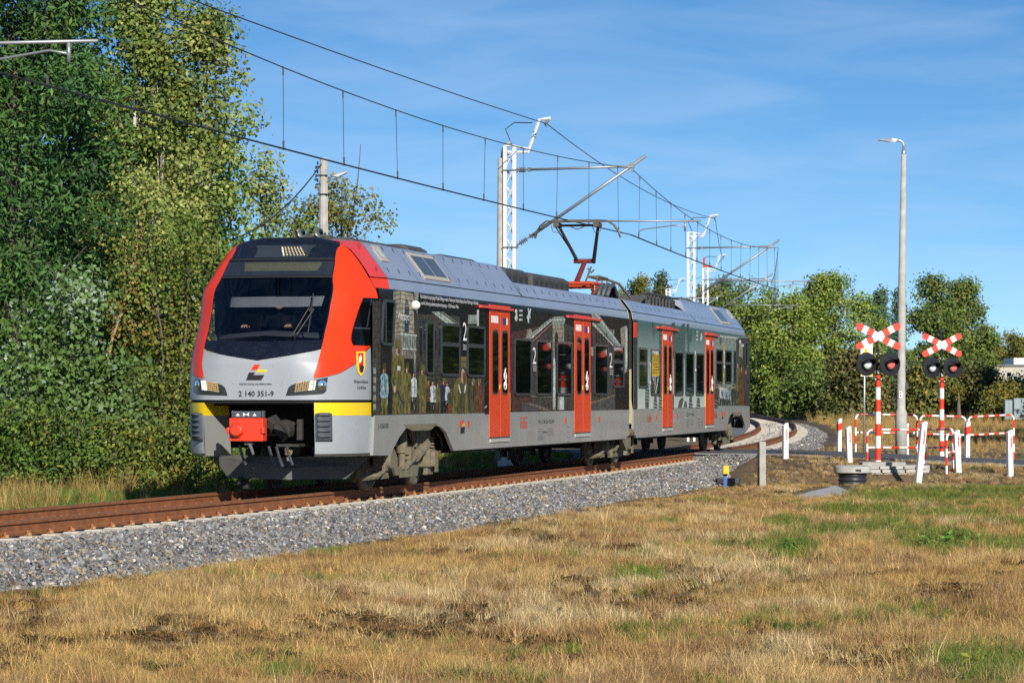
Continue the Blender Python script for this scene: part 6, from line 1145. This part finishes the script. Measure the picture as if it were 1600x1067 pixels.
far('leafy_tree','small rounded tree far left above the roof, before the spruces',972,444,236,12,'birch','round',seed=50,n=2500)
pn=spruce('hazy pine between the broad oak and the lamp post',1378,446,250,24,51,'pine'); spruce('hazy pine hidden partly by the lamp post',1404,452,255,24,52,'pine'); spruce('hazy pine left of the mast row',1128,432,250,22,53,'pine')
far('olive_bush','large olive-brown bush at the foot of the broad oak',1340,545,160,52,'brown','bush','bush',seed=54,n=8000,lf=.2,rc=.5,stems=4)
far('olive_bush','dark bush at the edge of the wood beside the track',1262,572,168,44,'oakdark','bush','bush',seed=55,n=6500,lf=.2,rc=.5,stems=4)
far('olive_bush','dark bush beside the rear end of the train',1200,560,180,40,'oakdark','bush','bush',seed=56,n=6000,lf=.22,rc=.5,stems=4)
J1=far('maple_tree','dark round tree right of the lamp post with a forked top',1463,430,176,46,'oakdark','spread',seed=57,n=10000,ncl=90,stems=3,lobes=10)
J2=far('maple_tree','tallest dark tree at the right, next to the building',1520,426,180,46,'oakdark','round',seed=58,n=12000,ncl=100,stems=3,lobes=12)
far('birch_tree','pale yellow-green tree above the building at the right edge',1588,500,250,34,'yellow','round',seed=59,n=6000,stems=2)
far('olive_bush','dry brown bush left of the building',1528,572,160,40,'brown','bush','bush',seed=60,n=7000,lf=.18,rc=.45,stems=4)
far('olive_bush','green bush under the forked tree',1448,575,158,36,'autumn','bush','bush',seed=61,n=6000,lf=.2,rc=.45,stems=4)
far('flowering_bush','bush with yellow flower heads before the cabinets',1572,600,152,30,'yellow','bush','bush',seed=62,n=4500,lf=.15,rc=.35,stems=4)
far('olive_bush','small grey-green bush in front of the building wall',1590,585,158,28,'poplar','bush','bush',seed=63,n=4500,lf=.16,rc=.4,stems=4)
far('yellow_sapling','tiny bright yellow sapling on a bare stem under the dark tree',1499,598,150,6,'yellow','round','sapling',seed=64,n=260,lf=.12,rc=.12,ncl=8,cb=.62)
# the wood goes on outside the frame, to the right of the road and beyond the train
for i,(x,y,s_) in enumerate(((27,98,1.15),(33,104,1.25),(39,112,1.2),(30,114,1.1),(46,120,1.3),(24,92,.9),(52,128,1.3),(38,128,1.3),(60,138,1.4),(46,140,1.4),(70,150,1.4),(56,154,1.4),(30,146,1.1),(36,156,1.2),(43,166,1.3),(50,178,1.4),(42,186,1.3),(25.5,113,1.15),(34,133,1.3),(44,152,1.3),(22.5,104,1.0))): dup(J2 if i%2 else O,x,y,i*1.7,s_,'leafy roadside tree standing beyond the right edge of the photo','roadside trees outside the frame')
dup(J1,19.5,71.5,1.,.85,'roadside tree just outside the right edge of the frame, near the road')
for i,(x,Y) in enumerate(((1060,300),(1120,310),(1180,300),(1240,310),(1300,300),(1360,310),(1420,300),(1480,305),(1545,310),(1600,300))): dup((O,J2)[i%2],(x-800)/FPX*Y,Y,i*2.1,(.62+.1*(i%3))*(1.3 if i<2 else 1),'tree of the far wood glimpsed between the nearer trees','trees of the far wood')

# weeds that stand out in the dry grass
def weed(x,y,h,r,pal,label,n=170,lf=.07,seed=1,ar=.45):
    Y=FPX*(CH+.55)/(y-HY)
    for _ in range(8): Y=FPX*(CH-gz((x-800)/FPX*Y,Y))/(y-HY)
    tree('weed',label,'weed',x,None,Y,h,r,pal,'bush',.05,12,n,lf,ar,r*.3,.006,seed=seed,group='leafy weeds in the dry grass',stems=5,up=.7)
weed(992,905,.26,.20,'weedyellow','yellow-green leafy weed alone in the middle of the dry grass',150,.075,71)
weed(1232,868,.30,.26,'weedgreen','bright green broad-leaved tuft, left of the other green tufts',260,.16,72,.12)
weed(1396,834,.20,.30,'weedgreen','low dark green creeping weed below the well',220,.08,73)
weed(1472,858,.30,.42,'weedgreen','largest bright green weed patch in the right-hand grass',420,.09,74)
weed(1545,1068,.22,.30,'weedyellow','yellowing leafy weed at the bottom right corner',240,.08,75)
weed(1590,1062,.22,.25,'weedgreen','green leafy weed at the very bottom right corner',200,.08,76)
weed(452,1066,.18,.20,'weedgreen','green leafy weed at the bottom edge, left of the middle',150,.07,77)
weed(1372,1012,.14,.14,'weedgreen','few broad green leaves in the dark dry patch at the lower right',40,.10,78)
weed(1225,832,.18,.30,'weedgreen','low green weed between the concrete apron and the bright tufts',220,.08,79)
